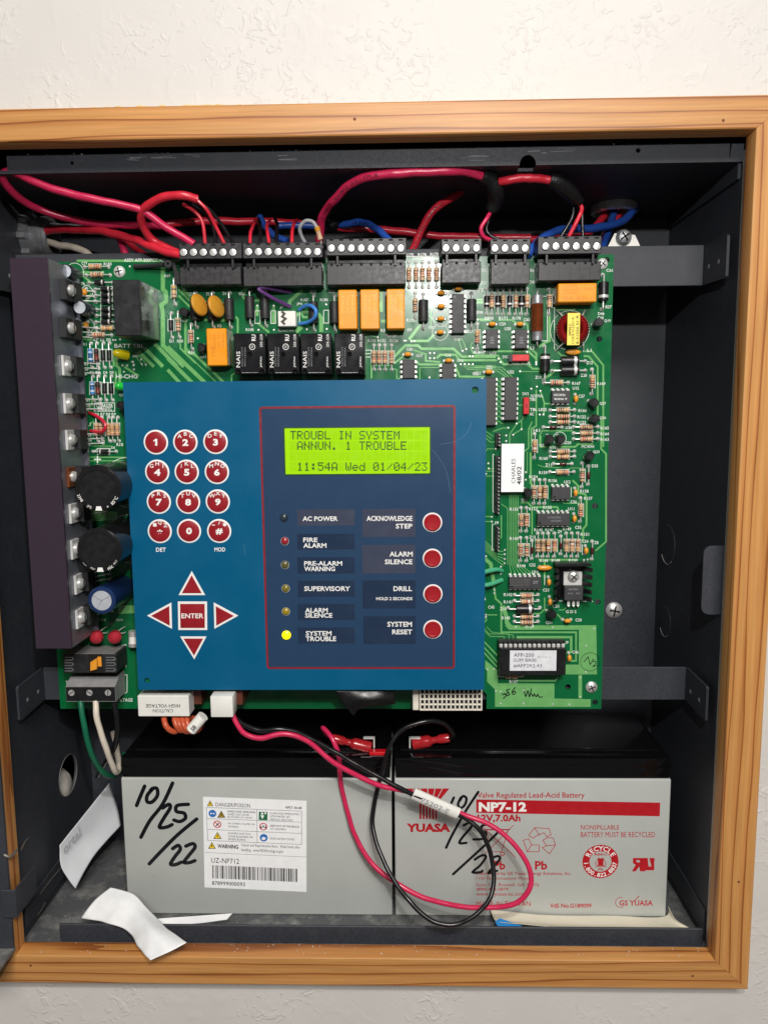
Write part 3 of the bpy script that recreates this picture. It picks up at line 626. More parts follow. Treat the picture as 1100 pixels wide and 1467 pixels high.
# left
resistor(RF,55,105,True,'ykyn'); resistor(RF,92,395,True); resistor(RF,205,500,True,'nrrk'); diode(RF,30,400,True,'F'); to92(RF,145,290,.4); to92(RF,297,600,1.6)
for x in (240,390,540): diode(RF,x,262,True,'M')
diode(RF,720,245,True,'M'); diode(RF,852,250,True,'M'); diode(RE,483,290,True,'M'); diode(RE,300,290,True,'M')
resistor(RG,220,100,False,'orng'); resistor(RG,235,172,False,'nkrn')
for x, y in ((262,240),(318,297),(322,352),(322,405),(326,475),(326,528),(322,585)): diode(RG,x,y,False,'b',box=False)
sbox(RG,272,275,372,610)
resistor(RG,325,642,False,'yong'); resistor(RG,250,700,False,'nrnr')
for y, xs in ((210,(362,425,495,560)), (557,(382,440,512,580))):
    resistor(RH,xs[0],y,True,'wkkw',M_RBLUE); resistor(RH,xs[1],y,True,'nrnk',M_RDARK); diode(RH,xs[2],y,True,'F'); diode(RH,xs[3],y,True,'F')
for x in (425,475,547,592,645): resistor(RH,x,990,True,'ogog' if x > 500 else 'rnrn')
diode(RH,500,1225,False,'b',True); to92(RH,690,740,.3)
place('ceramic_capacitor', cached(('c','t'), lambda: m_cer(1.9,3.2,1.5)), RG, 125, 325, True, 3); place('ceramic_capacitor', CACHE[('c','t')], RG, 140, 615, True, 3)
# electrolytic capacitors
def elec(px, py, r, h, sleeve, name='electrolytic_capacitor', top=M_CAPTOP, rim=.86):
    c = P(px, py, YP-h); r *= MM; h *= MM; b = MB()
    c0 = Vector((c.x, YP*MM, c.z))
    b.lathe(c0, (0,-1,0), [(.0004,r*.95),(.001,r),(.003,r*.97),(.0045,r),(h-.0006,r),(h,r*.93),(h+.0002,r*rim),(h-.0001,r*(rim-.03)),(h-.0001,r*.02)], [sleeve]*6+[sleeve,top], 40)
    return b.build(name, pcb)
c77 = elec(93,388,3.7,14,mat('cap_sleeve_slate',(40,48,58),.3)); c76 = elec(114,440,3.6,13,MATS['cap_sleeve_slate'])
cA = elec(139.8,699.4,11.4,40,M_CAPBLK,top=M_BLK,rim=.78); cB = elec(142,788.5,11.1,40,M_CAPBLK,top=M_BLK,rim=.78); cC = elec(145.4,860.6,7.2,30,M_CAPBLUE,rim=.74)
def captext(cap, px, py, r, h, words):
    c = P(px, py, YP-h-.35); b = MB(); rad = r*.885*MM
    for a0, t, hh in words:
        vs, fs = glyphs(t, .01); wv = max(v[0] for v in vs); k = hh*MM
        out = []
        for v in vs:
            a = math.radians(a0)+(v[0]-wv/2)*k/rad
            R_ = rad+(v[1]-.35)*-k*-1 if False else rad-(v[1]-.35)*k
            out.append(c+Vector((R_*math.sin(a), 0, -R_*math.cos(a))))
        b.add(out, fs, M_WPRINT)
    for a in (-.09,.09): pass
    q = c+Vector((0,0,-rad)); b.prism([q+V(-1.7,0,-.9), q+V(1.7,0,-.9), q+V(1.1,0,1.2), q+V(-1.1,0,1.2)], V(0,.02,0), M_WPRINT); b.build('printed_marking', cap)
captext(cA,139.8,699.4,11.4,40,[(-62,'2398',2.0),(-27,'(M)',1.7),(52,'85\u00b0C',2.2),(26,'+',2)]); captext(cB,142,788.5,11.1,40,[(-48,'......',1.8),(-22,'M2V',1.3),(30,'nic',2.6),(52,'M1Y',1.4)])
b = MB(); q = P(145.4,860.6,YP-30.05)
for a in (.5,2.6,4.2): b.ribbon([q, q+Vector((math.cos(a),0,math.sin(a)))*.0048], .0002, M_GALV)
b.build('vent_score', cC)
# heat sink along the left edge with its row of power transistors
hx0, hx1 = -186.6, -168.2; hz0, hz1 = -115.6, 76.8
b = MB(); b.box(V(hx0,-7,hz0), V(hx1,-5.2,hz1), M_HSINK, .0003); b.build
b.box(V(hx1-2.4,-5.2,hz0+.2), V(hx1-.1,YP-.3,hz1-.2), M_HSIDE); b.box(V(hx1-.1,YP-6,hz0+.6), V(hx1+2,YP-4,hz1), M_HSIDE)
hs = b.build('heat_sink', pcb)
for i, (px, py) in enumerate(((90.7,416),(90.7,470),(93.6,524),(96,578),(99,630),(101,683),(104,735),(106,786),(111,836),(113,885))):
    p = P(px, py, 0); k = hx1*MM/p.x; yy = k*CAMD-CAMD; zz = p.z*k/MM
    metal = M_HSIDE if 2 <= i <= 4 else M_SILVER; blk = i < 2
    b = MB()
    b.box(V(hx1-.05,yy-4.5,zz-5), V(hx1+(3.5 if blk else 1.3),yy+4.5,zz+5), M_BLKM if blk else (M_COPPER if i == 5 else M_TIN), .0002)     # tab
    b.box(V(hx1-.05,yy+3.2,zz-5), V(hx1+4.4,yy+12.5,zz+5), M_BLKM, .0003)                              # body
    b.lathe(V(hx1+(3.5 if blk else 1.3),yy,zz), (1,0,0), [(0,.0029),(.0012,.0028),(.0022,.0018),(.0023,.0002)], M_SILVER, 16)
    b.box(V(hx1+3.55+(0 if blk else -2.2)+2.2,yy-.3,zz-2), V(hx1+3.6+(0 if blk else -2.2)+2.24,yy+.3,zz+2), M_DARKHOLE)
    for s in (-2.54,0,2.54):
        b.tube([V(hx1+2.2,yy+12,zz+s), V(hx1+2.6,min(yy+16,YP-2),zz+s), V(hx1+6,YP-1.5,zz+s), V(hx1+8,YP,zz+s)], .00036, M_TIN, 6, 3)
        b.lathe(V(hx1+8,YP,zz+s), (0,-1,0), [(0,.0011),(.0005,.0009),(.0009,.0004)], M_TIN, 8)
    b.build('power_transistor', hs)
# relays
def boxpart(name, x0, y0, x1, y1, h, m, parent=None, bev=.0004, base=None):
    """block whose front face fills the pixel box and stands h mm off the board"""
    a = P(x0, y1, YP-h); c = P(x1, y0, YP-h); b = MB(); b.box((a.x, (YP-h)*MM, a.z), (c.x, YP*MM-.0002, c.z), m, bev)
    return b, a, c
def relay_black(x0, x1):
    h = 15.0; b, a, c = boxpart('', x0, 477, x1, 536, h, M_BLKG.copy() if False else mat('relay_black',(26,26,29),.22,var=.12,scale=120)); 
    o = b.build('relay', pcb); t = MB(); Y = YP-h-.06; s = (x1-x0)/43.0
    t.text('NAIS', x0+2.5*s, 503, x0+8*s, 526, Y, M_WPRINT, 1, .015); g = mat('relay_grey_print',(120,122,125),.5)
    t.text('ASX51-12-H73', x0+9.5*s, 497, x0+12*s, 525, Y, g, 1); t.text('30V/12V0A', x0+13.5*s, 497, x0+16*s, 525, Y, g, 1)
    t.text('205-22R', x0+36*s, 478, x0+39.5*s, 497, Y, M_WPRINT, 1); t.text('JAPAN', x0+36*s, 511, x0+39.5*s, 526, Y, M_WPRINT, 1)
    t.text('RU', x0+24*s, 479, x0+30*s, 488, Y, M_WPRINT, 1, .02)
    q = P(x0+25*s, 496.5, Y); t.ring(q, .00125, .00155, M_WPRINT, 20); t.textc('GP', x0+25*s, 496.5, 3.4, Y, M_WPRINT, .5)
    t.build('printed_marking', o)
    t = MB(); q = P(x0+21.5*s, 507, YP-h-.03); t.lathe(q, (0,-1,0), [(0,.0013),(.00012,.0013),(.00012,.0008),(-.0004,.0007)], M_BLKG, 16); 
    for xx in (x0+5.5*s, x0+39*s): t.lathe(P(xx, 532, YP-h-.03), (0,-1,0), [(0,.0014),(.0005,.0014),(.0005,.0008),(.0001,.0007)], M_BLKG, 16)
    t.box(P(x0+10*s,534,YP-h-.25), P(x0+34*s,533.2,YP-h+.05), M_GALV); t.build('moulded_boss', o)
for x0, x1 in ((336,379.5),(384,427.5),(431.5,474.5),(479.5,522)): relay_black(x0, x1)
faint = mat('relay_amber_print', (212,128,14), .5); faint2 = mat('relay_amber_print_pale', (252,190,80), .5)
for x0, x1, y0, y1 in ((485,511,414.5,471.5),(516.5,543,414,471.5),(554,579.5,413.5,471)):
    b, a, c = boxpart('', x0, y0, x1, y1, 10, M_ORANGE, bev=.0005); o = b.build('relay', pcb); t = MB()
    for i, s in enumerate(('5VDC','TQ2-5V','NAIS')): t.text(s, x0+4+i*7, y0+8, x0+8+i*7, y0+34, YP-10.06, faint2, 3)
    t.textc('C', x0+5, y1-9, 5, YP-10.06, faint2, .9); t.build('printed_marking', o)
b, a, c = boxpart('', 297, 470, 324, 524, 10, M_ORANGE, bev=.0005); o = b.build('relay', pcb); t = MB()
for i, s in enumerate(('CU  :O','DS2E-S-DC','3A 30V','NAIS')):
    t.text(s, 300+i*6, 478, 303.5+i*6, 500 if i < 3 else 499, YP-10.06, faint, 3)
t.text('RU', 303, 497, 308, 510, YP-10.06, faint, 3, .02); t.build('printed_marking', o)
t = MB(); t.box(V(c.x/MM+.02,YP-9.6,a.z/MM+.3), V(c.x/MM+1.2,YP-.5,c.z/MM-.3), M_CLEAR, .0003); t.build('clear_side', o)
b, a, c = boxpart('', 799, 405, 855, 433, 10, M_ORANGE, bev=.0005); o = b.build('relay', pcb); t = MB()
t.text('NAIS', 810, 407, 827, 411, YP-10.06, faint, 0, .01); t.text('DS2E-S-DC24V', 806, 413, 832, 416, YP-10.06, faint); t.text('3A 250V~', 837, 412, 851, 415, YP-10.06, faint); t.text('1A 30V=', 808, 418, 826, 421, YP-10.06, faint); t.text('2A', 808,424,822,429,YP-10.06,faint); t.text('RU', 826, 424, 836, 430, YP-10.06, faint, 0, .02); t.text('= O', 838,425,851,430,YP-10.06,faint,0,.01); t.build('printed_marking', o)
t = MB(); p0 = P(794,434,YP-6); p1 = P(799,414,YP-6); t.box((p0.x,(YP-6)*MM,p0.z), (a.x-.0001,YP*MM-.0002,p1.z), M_CLEAR, .0002); t.build('clear_side', o)
# tall glossy relay
b, a, c = boxpart('', 164.5, 400, 198.5, 481, 28, mat('relay_case',(34,34,36),.4,var=.1)); b.mats.append(M_BLKG)
b.box(V(c.x/MM+.01,YP-27.3,a.z/MM+.4), V(c.x/MM+.5,YP-.3,c.z/MM-.4), mat('relay_side_gloss',(46,50,52),.16,var=.5,scale=120))
q = P(180.5, 431.5, YP-28.02); b.lathe(q, (0,-1,0), [(0,.0011),(.00008,.0011),(.00008,.0007),(-.0004,.0006)], M_BLK, 14); b.build('tall_relay', pcb)

# terminal blocks along the top edge: plug with screws above, header below
def term(x0, x1, ys, screws, ytop, ymid, ybot):
    h = 10.5; a = P(x0, ymid, YP-12.5); c = P(x1, ytop, YP-12.5); b = MB()
    b.box((a.x,(YP-12.5)*MM,a.z), (c.x,(YP-.6)*MM,c.z), M_TERM, .0003)
    hd = P(x0+1, ybot, YP-h); hc_ = P(x1-1, ymid+10, YP-h)
    b.box((hd.x,(YP-h)*MM,hd.z), (hc_.x,YP*MM-.0002,hc_.z), M_TERM, .0003)
    b.box((hd.x+.0005,(YP-5.5)*MM,hc_.z-.0005), (hc_.x-.0005,YP*MM-.0002,a.z+.0005), M_BLK)
    n = len(screws); W_ = (hc_.x-hd.x)/n
    for i in range(n):
        xx = hd.x+W_*(i+.5); b.box((xx-.0006,(YP-h-.05)*MM,hc_.z-.0012), (xx+.0006,(YP-h+.5)*MM,hc_.z+.0002), M_DARKHOLE)
        if i: b.box((hd.x+W_*i-.00012,(YP-h-.12)*MM,hd.z+.0006), (hd.x+W_*i+.00012,(YP-h+.1)*MM,hc_.z-.0016), M_BLK)
    o = b.build('terminal_block', pcb)
    for xx in (x0+(x1-x0)*.14, x0+(x1-x0)*.86):
        t = MB(); p = P(xx, ymid+8, YP-11.5); t.box((p.x-.0006,(YP-11.9)*MM,p.z-.0019), (p.x+.0006,(YP-9)*MM,p.z+.0035), M_BLK, .0001); t.build('clip', o)
    for i, sx in enumerate(screws):
        p = P(sx, ys, YP-12.52); t = MB()
        t.lathe(p, (0,-1,0), [(0,.00215),(.0001,.00215)], M_DARKHOLE, 18)
        t.lathe(p+V(0,-.11,0), (0,-1,0), [(0,.00178),(.00022,.00178),(.0003,.00160),(.0003,.0001)], M_SILVER, 18)
        an = random.uniform(-.7,.9); d = Vector((math.cos(an),0,math.sin(an))); e = Vector((-math.sin(an),0,math.cos(an))); k = p+V(0,-.43,0)
        t.prism([k+d*.0016+e*.0002, k-d*.0016+e*.0002, k-d*.0016-e*.0002, k+d*.0016-e*.0002], V(0,.05,0), M_GALV)
        t.build('screw', o)
        t = MB(); p = P(sx, ytop+3.2, YP-12.5); t.box((p.x-.0011,(YP-12.56)*MM,p.z-.0004), (p.x+.0011,(YP-12)*MM,p.z+.0004), M_DARKHOLE); t.build('wire_slot', o)
lsp = lambda a, c, n: [a+(c-a)*i/(n-1) for i in range(n)]
term(257,346,361.3,lsp(262.8,333.5,6),347,371,408); term(348,462,360.5,lsp(355.8,454.4,8),346,370,410); term(467.5,582,355.5,lsp(474.5,573.8,8),340,366,408)
term(632,690,355.3,lsp(638.7,682.4,4),341,364,405); term(702,760,355.5,lsp(709,752.2,4),341,364,407); term(770,862,352.6,lsp(781.6,854.9,6),337,364,402)
# toroid
c = P(*Zp(RA,700,555),YP-5); c.y = (YP-5)*MM; b = MB(); n = 38; rings = []
R0, r0 = .0060, .0024
for i in range(n*2+1):
    a = 2*math.pi*i/(n*2); k = 1+(.11 if i % 2 else -.09)
    rings.append([c+Vector(((R0+r0*k*math.cos(f))*math.cos(a), -r0*k*1.2*math.sin(f), (R0+r0*k*math.cos(f))*math.sin(a))) for f in [2*math.pi*j/12 for j in range(12)]])
b.loft(rings, M_COIL, (False, False))
tor = b.build('toroid_coil', pcb); t = MB(); p0 = P(*Zp(RA,660,672),YP-8.4); p1 = P(*Zp(RA,755,440),YP-8.4); t.box((p0.x,(YP-8.5)*MM,p0.z), (p1.x,(YP-8.1)*MM,p1.z), M_YELLOW, .0001); t.build('paper_band', tor)
t = MB(); 
for s, x0, x1, y0, y1 in (('2890LS',672,690,520,605),('CODE N:2201-A',694,712,470,660),('8-51026 01-R',726,744,455,662)): t.text(s, *Zp(RA,x0,y0), *Zp(RA,x1,y1), YP-8.56, M_INK, 1, .01)
t.build('printed_text', tor)
t = MB()
for s in ((585,420,640,470),(790,420,760,480),(575,715,640,650),(780,705,770,630)): t.tube([P(*Zp(RA,s[0],s[1]),YP), P(*Zp(RA,(s[0]+s[2])/2,(s[1]+s[3])/2),YP-3), P(*Zp(RA,s[2],s[3]),YP-4)], .00035, M_TIN, 6, 3)
t.build('lead_wire', tor)
# choke
c0 = P(*Zp(RA,447,640),YP-3.5); c1 = P(*Zp(RA,447,312),YP-3.5); L = (c1-c0).length; b = MB()
prof = [(0,.0024),(.0003,.0029),(L*.19,.0029),(L*.20,.0030)]; ms = [M_GALV]*3
for i in range(46): prof += [(L*(.20+.61*i/46),.00305),(L*(.20+.61*(i+.5)/46),.0032)]; ms += [M_COPPER]*2
prof += [(L*.82,.0029),(L*.99,.0029),(L,.0024)]; ms += [M_GALV]*3
b.lathe(c0, c1-c0, prof, ms, 20); b.tube([c0, c0+V(0,0,-1.5), P(*Zp(RA,450,688),YP)], .0004, M_TIN, 6, 3); b.tube([c1, c1+V(0,0,1.2), P(*Zp(RA,460,268),YP)], .0004, M_TIN, 6, 3); b.build('choke_coil', pcb)
# slide switches
def red_switch(x0, y0, x1, y1, horiz):
    a = P(*Zp(RA,x0,y1),YP-4); c = P(*Zp(RA,x1,y0),YP-4); b = MB(); b.box((a.x,(YP-4)*MM,a.z), (c.x,YP*MM-.0002,c.z), mat('switch_red',(206,40,46),.35), .0002)
    o = b.build('slide_switch', pcb); t = MB()
    if horiz: t.box((a.x-.0003,(YP-4.1)*MM,a.z-.0002), (a.x+.0015,YP*MM-.0003,c.z+.0002), M_BLK)
    else: t.box((a.x+.0006,(YP-4.15)*MM,(a.z+c.z)/2-.0011), (c.x-.0006,(YP-3.9)*MM,(a.z+c.z)/2+.0011), mat('switch_red_dark',(160,25,32),.4))
    t.build('slider', o)
red_switch(250,738,390,785,True); red_switch(350,1045,390,1165,False)
# pin headers
for x0, y0, x1, y1, n in ((147,100,188,200,4),(142,265,184,680,16),(142,765,182,945,7)):
    a = P(*Zp(RB,x0,y1),YP-2.5); c = P(*Zp(RB,x1,y0),YP-2.5); b = MB(); b.box((a.x,(YP-2.5)*MM,a.z), (c.x,YP*MM-.0002,c.z), M_BLK, .0002); o = b.build('pin_header', pcb)
    for i in range(n):
        zz = a.z+(c.z-a.z)*(i+.5)/n; t = MB(); xm = (a.x+c.x)/2; t.box((xm-.00032,(YP-8.5)*MM,zz-.00032), (xm+.00032,(YP-2.4)*MM,zz+.00032), M_SILVER, .00008); t.build('pin', o)
# eprom in its socket
a = P(*Zp(RC,168,935),YP-6); c = P(*Zp(RC,650,695),YP-6)
b = MB(); b.box((a.x,(YP-4.2)*MM,a.z), (c.x,YP*MM-.0002,c.z), M_BLK, .0003); o = b.build('chip_socket', pcb)
b = MB(); b.box((a.x+.0004,(YP-9)*MM,a.z+.0008), (c.x-.0002,(YP-4.3)*MM,c.z-.0030), M_BLK, .0003)
t = MB()
for i in range(14):
    x = a.x+(c.x-a.x)*(i+.5)/14
    b.lathe((x,(YP-6.0)*MM,c.z-.0030), (0,0,1), [(0,.0010),(.0013,.0010),(.0016,.0008)], M_TIN, 10)
    b.box((x-.0006,(YP-6)*MM,a.z+.0002), (x+.0006,(YP-4.2)*MM,a.z+.0008), M_TIN)
b.build('memory_chip', o)
Y = YP-9.1; p0 = P(*Zp(RC,250,906),Y); p1 = P(*Zp(RC,586,760),Y)
b = MB(); b.box((p0.x,Y*MM,p0.z), (p1.x,Y*MM+.00008,p1.z), mat('label_silver_white',(222,224,228),.4), .00003); 
for s, x0, y0, x1, y1 in (('AFP-200',278,780,425,806),('SUM 8A00',277,818,440,842),('#AFP2R2.43',277,858,480,884)): b.text(s, *Zp(RC,x0,y0), *Zp(RC,x1,y1), Y-.06, mat('faded_ink',(70,72,80),.6), 0, .004)
b.text('98.11-02 13', *Zp(RC,448,800), *Zp(RC,545,816), Y-.06, mat('pale_ink',(150,152,158),.6)); b.build('paper_label', o)
# power transistor on its finned sink
a = P(*Zp(RC,572,415),YP-9); c = P(*Zp(RC,842,150),YP-9)
b = MB(); b.box((a.x+.0035,(YP-2.0)*MM,a.z+.0005), (c.x-.0035,(YP-.8)*MM,c.z+.0002), M_BLKG)
b.box((a.x+.0005,(YP-9)*MM,c.z-.0005), (c.x-.0005,(YP-1)*MM,c.z+.0008), M_BLK)
for i in range(5):
    z1_ = c.z-.0012-(c.z-a.z)*i/5; hz = (c.z-a.z)/5*.62
    for s, x in ((1,a.x),(-1,c.x)):
        b.prism([(x,(YP-10)*MM,z1_), (x+s*.0034,(YP-2.0)*MM,z1_-.0006), (x+s*.0034,(YP-2.0)*MM,z1_-hz-.0006), (x,(YP-10)*MM,z1_-hz)], Vector((s*.0009,0,0)), M_BLK)
fs = b.build('finned_heat_sink', pcb)
b = MB(); p0 = P(*Zp(RC,637,292),YP-4); p1 = P(*Zp(RC,772,198),YP-4); b.box((p0.x,(YP-3.4)*MM,p0.z-.002), (p1.x,(YP-2.1)*MM,p1.z), M_TIN, .0002)
p2 = P(*Zp(RC,640,400),YP-6); b.box((p2.x,(YP-6.4)*MM,p2.z), (p1.x,(YP-2.2)*MM,p0.z), M_CHIP, .0003)
for x in (673,708,740): 
    q = P(*Zp(RC,x,400),YP-4); b.box((q.x-.0007,(YP-3.8)*MM,q.z-.0030), (q.x+.0007,(YP-3.2)*MM,q.z+.0005), M_TIN); b.tube([q+V(0,0.3,-2.9), P(*Zp(RC,x,448),YP)], .0006, M_TIN, 6, 1)
b.text('RFP50', *Zp(RC,675,315), *Zp(RC,738,330), YP-6.46, M_W_GREY); b.text('H1  05', *Zp(RC,670,345), *Zp(RC,755,358), YP-6.46, M_W_GREY); b.build('transistor', fs)
screw('screw', P(*Zp(RC,705,228),YP-3.5), 3.1, fs, slot=.8, hgt=.7)
# board screws
screw('screw', P(*Zp(RA,913,88),YP-.05), 2.7, pcb, slot=.9, m=M_TIN); screw('screw', P(*Zp(RC,835,1022),YP-.05), 3.2, pcb, slot=.4); screw('screw', P(*Zp(RG,436,146),YP-.05), 3.0, pcb, M_TIN, slot=.2)
# varistor discs, LEDs, red varistors, fuse
for x, y in ((280,222),(428,235)):
    c = P(*Zp(RF,x,y),YP-8); b = MB(); ax = Vector((.90,-.42,.24)).normalized(); b.lathe(c-ax*.0016, ax, [(0,.0015),(.0002,.0046),(.0007,.0055),(.0015,.0058),(.0022,.0054),(.0027,.0042),(.0029,.001)], M_DISC, 28)
    for s in (-1, 1): b.tube([c+V(1,3,s*2.2), V(c.x/MM+2,YP-2,c.z/MM+s*2.5), V(c.x/MM+2,YP,c.z/MM+s*2.5)], .0003, M_TIN, 6, 3)
    b.build('disc_varistor', pcb)
def led(px, py, r, Y0, m, parent, n=(0,-1,0), h=1.6):
    b = MB(); r *= MM; b.lathe(P(px,py,Y0), n, [(-.002,r),(r*h*.4,r),(r*h*.7,r*.85),(r*h*.9,r*.55),(r*h,r*.1)], m, 20); return b.build('indicator_light', parent)
led(177.5,508,2.5,YP-4,mat('led_yellow',(205,190,20),.15,trans=.3,emit=.04),pcb,(-.7,-.7,.15),2.4); led(178,554,2.2,YP-3,mat('led_green',(40,200,70),.15,trans=.2,emit=.03),pcb,(-.6,-.8,.1),2.4)
for px in (139,165):
    c = P(px,911,YP-7); b = MB(); ax = Vector((.15,-.9,-.35)).normalized(); b.lathe(c-ax*.004, ax, [(0,.0012),(.0015,.0022),(.0035,.0034),(.0055,.0037),(.0072,.0030),(.0082,.0012)], mat('varistor_red',(178,42,56),.35,var=.12), 18)
    for s in (-1.5,1.5): b.tube([c-ax*.003, V(c.x/MM+2.5,YP-2,c.z/MM+1.5+s), V(c.x/MM+3,YP,c.z/MM+1.5+s)], .0003, M_TIN, 6, 3)
    b.build('varistor', pcb)
b = MB(); c0 = P(191,926,YP-4); c1 = P(191,904,YP-4); b.lathe(c0, c1-c0, [(0,.0026),(.0020,.0027),(.0021,.0024),(.006,.0024),(.0061,.0027),((c1-c0).length,.0026)], [M_SILVER,M_SILVER,M_WHITEP,M_SILVER,M_SILVER], 18); b.build('fuse', pcb)
# jumpers
def jumper(r, pts, m, rad, hs_):
    b = MB(); b.tube([P(*Zp(r, *q), YP-h) for q, h in zip(pts, hs_)], rad, m, 10, 6); b.build('jumper_wire', pcb)
jumper(RE, [(175,268),(215,238),(270,228),(318,268),(312,330),(255,375),(178,390)], mat('jumper_blue',(62,128,205),.35), .00095, (.3,3,6,7.5,7,4,.3))
jumper(RF, [(1085,110),(980,95),(860,72),(800,78),(830,112),(950,180),(1078,240)], M_W_PURPLE, .0010, (.3,4,8,8.6,8,5,.3))
jumper(RH, [(352,815),(430,850),(500,905),(522,960),(495,1012),(430,1015),(365,1005)], mat('jumper_red',(200,36,58),.35), .00085, (.3,3,6,7,6,3,.3))
jumper(RB, [(30,1110),(100,1090),(160,1080),(195,1090)], M_W_LGREEN, .0012, (5,5,3,.3)); jumper(RB, [(30,1195),(100,1188),(150,1172),(195,1155)], M_W_LGREEN, .0012, (5,5,3,.3))
# white plug on the board
a = P(*Zp(RE,-10,412),YP-6); c = P(*Zp(RE,142,275),YP-6); b = MB(); b.box((a.x,(YP-6)*MM,a.z), (c.x,YP*MM-.0002,c.z), M_WHITEP, .0003)
o = b.build('white_plug', pcb); b = MB(); b.ribbon([P(*Zp(RE,*q),YP-6.06) for q in ((20,280),(45,300),(25,325),(55,345),(25,370),(50,395))], .0012, mat('plug_slot_dark',(70,66,60),.7)); b.build('slot', o)
# sprung lever next to the first terminal block
b = MB(); p = P(*Zp(RG,860,78),YP-6); b.tube([P(*Zp(RG,560,100),YP-2), P(*Zp(RG,700,95),YP-2.5), P(*Zp(RG,820,88),YP-4)], .0012, M_BLKM, 8, 4); b.lathe(p, (0,-1,0), [(-.004,.0022),(0,.0022),(.0004,.0018),(.0004,.0008),(-.001,.0006)], M_BLKM, 18)
b.prism([P(*Zp(RG,895,70),YP-5), P(*Zp(RG,915,60),YP-5), P(*Zp(RG,985,250),YP-4), P(*Zp(RG,925,255),YP-4)], V(0,2,0), M_BLKM); b.build('cable_clip', pcb)
# bottom left: jumper block and mains terminal
a = P(*Zp(RJ,97,197),YP-16); c = P(*Zp(RJ,325,115),YP-16); b = MB(); b.box((a.x,(YP-16)*MM,a.z), (c.x,YP*MM-.0002,c.z), M_BLKM, .0004); b.box((a.x+.001,(YP-15.2)*MM,c.z-.00005), (c.x-.001,YP*MM-.001,c.z+.0003), mat('block_top_lit',(120,120,118),.55)); o = b.build('jumper_block', pcb)  # grey slab on top paints the light falling on the black block
b = MB(); p0 = P(*Zp(RJ,212,188),YP-16.5); p1 = P(*Zp(RJ,262,125),YP-16.5); b.box((p0.x-.0008,(YP-16.08)*MM,p0.z-.001), (p1.x+.0003,(YP-15)*MM,p1.z+.001), M_DARKHOLE)
b.prism([P(*Zp(RJ,212,150),YP-17.5), P(*Zp(RJ,240,132),YP-17.5), P(*Zp(RJ,240,180),YP-17.5), P(*Zp(RJ,212,188),YP-17.5)], V(0,1.4,0), M_CERAM); b.box(P(*Zp(RJ,246,168),YP-16.3), P(*Zp(RJ,260,125),YP-16.1), M_CERAM); b.build('yellow_jumper', o)
b = MB()
for sx in (0, 1):
    for k in range(3):
        xa, xb = ((100,138) if sx == 0 else (280,322)); yy = 128+24*k
        b.ribbon([P(*Zp(RJ,xa,yy),YP-16.08), P(*Zp(RJ,xb-6,yy),YP-16.08), P(*Zp(RJ,xb,yy+6),YP-16.08), P(*Zp(RJ,xb-6,yy+12),YP-16.08), P(*Zp(RJ,xa,yy+12),YP-16.08)], .0004, M_GALV)
b.build('groove_edge', o)
a = P(*Zp(RJ,108,322),YP-15); c = P(*Zp(RJ,320,256),YP-15); b = MB(); zt_ = c.z+.0035
b.loft([[(a.x,(YP-15)*MM,a.z),(a.x,(YP-15)*MM,c.z),(a.x,(YP-8)*MM,zt_),(a.x,YP*MM-.0002,zt_),(a.x,YP*MM-.0002,a.z)], [(c.x,(YP-15)*MM,a.z),(c.x,(YP-15)*MM,c.z),(c.x,(YP-8)*MM,zt_),(c.x,YP*MM-.0002,zt_),(c.x,YP*MM-.0002,a.z)]], mat('terminal_top_lit',(138,138,138),.5))  # grey body colour paints the light on the terminal's top face
o = b.build('mains_terminal', pcb, smooth=10); b = MB(); b.box((a.x+.0001,(YP-15.1)*MM,a.z+.0003), (c.x-.0001,(YP-15.0)*MM,c.z-.0003), M_BLK); b.build('front_face', o)
for i, x in enumerate((130,170,209,250,290)):
    b = MB(); p = P(*Zp(RJ,x,283),YP-15.12); b.lathe(p, (0,-1,0), [(0,.0021),(.0001,.0021)], M_DARKHOLE, 16)
    if i % 2 == 0:
        b.lathe(p+V(0,-.11,0), (0,-1,0), [(0,.0017),(.0002,.0017),(.0002,.0001)], M_SILVER, 16); d = Vector((math.cos(.6+i),0,math.sin(.6+i))); e = Vector((-d.z,0,d.x)); k = p+V(0,-.36,0); b.prism([k+d*.0015+e*.0002,k-d*.0015+e*.0002,k-d*.0015-e*.0002,k+d*.0015-e*.0002], V(0,.05,0), M_DARKHOLE)
    b.build('screw', o)
# connectors that hang under the panel, sounder grille
a = P(198,1027,YP-22); c = P(270,997,YP-22); b = MB(); b.box((a.x,(YP-22)*MM,a.z), (c.x,(YP-12)*MM,c.z), M_WHITEP, .0004)
o = b.build('high_voltage_plug', pcb); b = MB(); b.text('CAUTION', 219,1016,248,1021, YP-22.06, M_INK, 2, .01); b.text('HIGH VOLTAGE', 209,1009,258,1014, YP-22.06, M_INK, 2, .01); b.build('printed_text', o)
b = MB(); b.box((a.x+.004,(YP-12)*MM,a.z+.003), (c.x+.004,YP*MM-.0002,c.z+.004), mat('socket_brown',(90,44,30),.5)); b.build('socket', o)
a = P(602,1018,YP-16); c = P(690,980,YP-16); b = MB(); b.box((a.x,(YP-14.5)*MM,a.z), (c.x,YP*MM-.0002,c.z), mat('grille_inner',(18,18,18),.8))
o = b.build('sounder', pcb); m_ = mat('sounder_cream',(222,216,202),.45)
for i in range(15): 
    t = MB(); x = a.x+(c.x-a.x)*(i+.0)/14; t.box((x-.00042,(YP-15.8)*MM,a.z-.0001), (x+.00042,(YP-14.4)*MM,c.z+.0001), m_, .0002); t.build('grille_bar', o)
for i in range(6): 
    t = MB(); z = a.z+(c.z-a.z)*i/5; t.box((a.x-.0005,(YP-15.6)*MM,z-.00042), (c.x+.0005,(YP-14.3)*MM,z+.00042), m_, .0002); t.build('grille_bar', o)
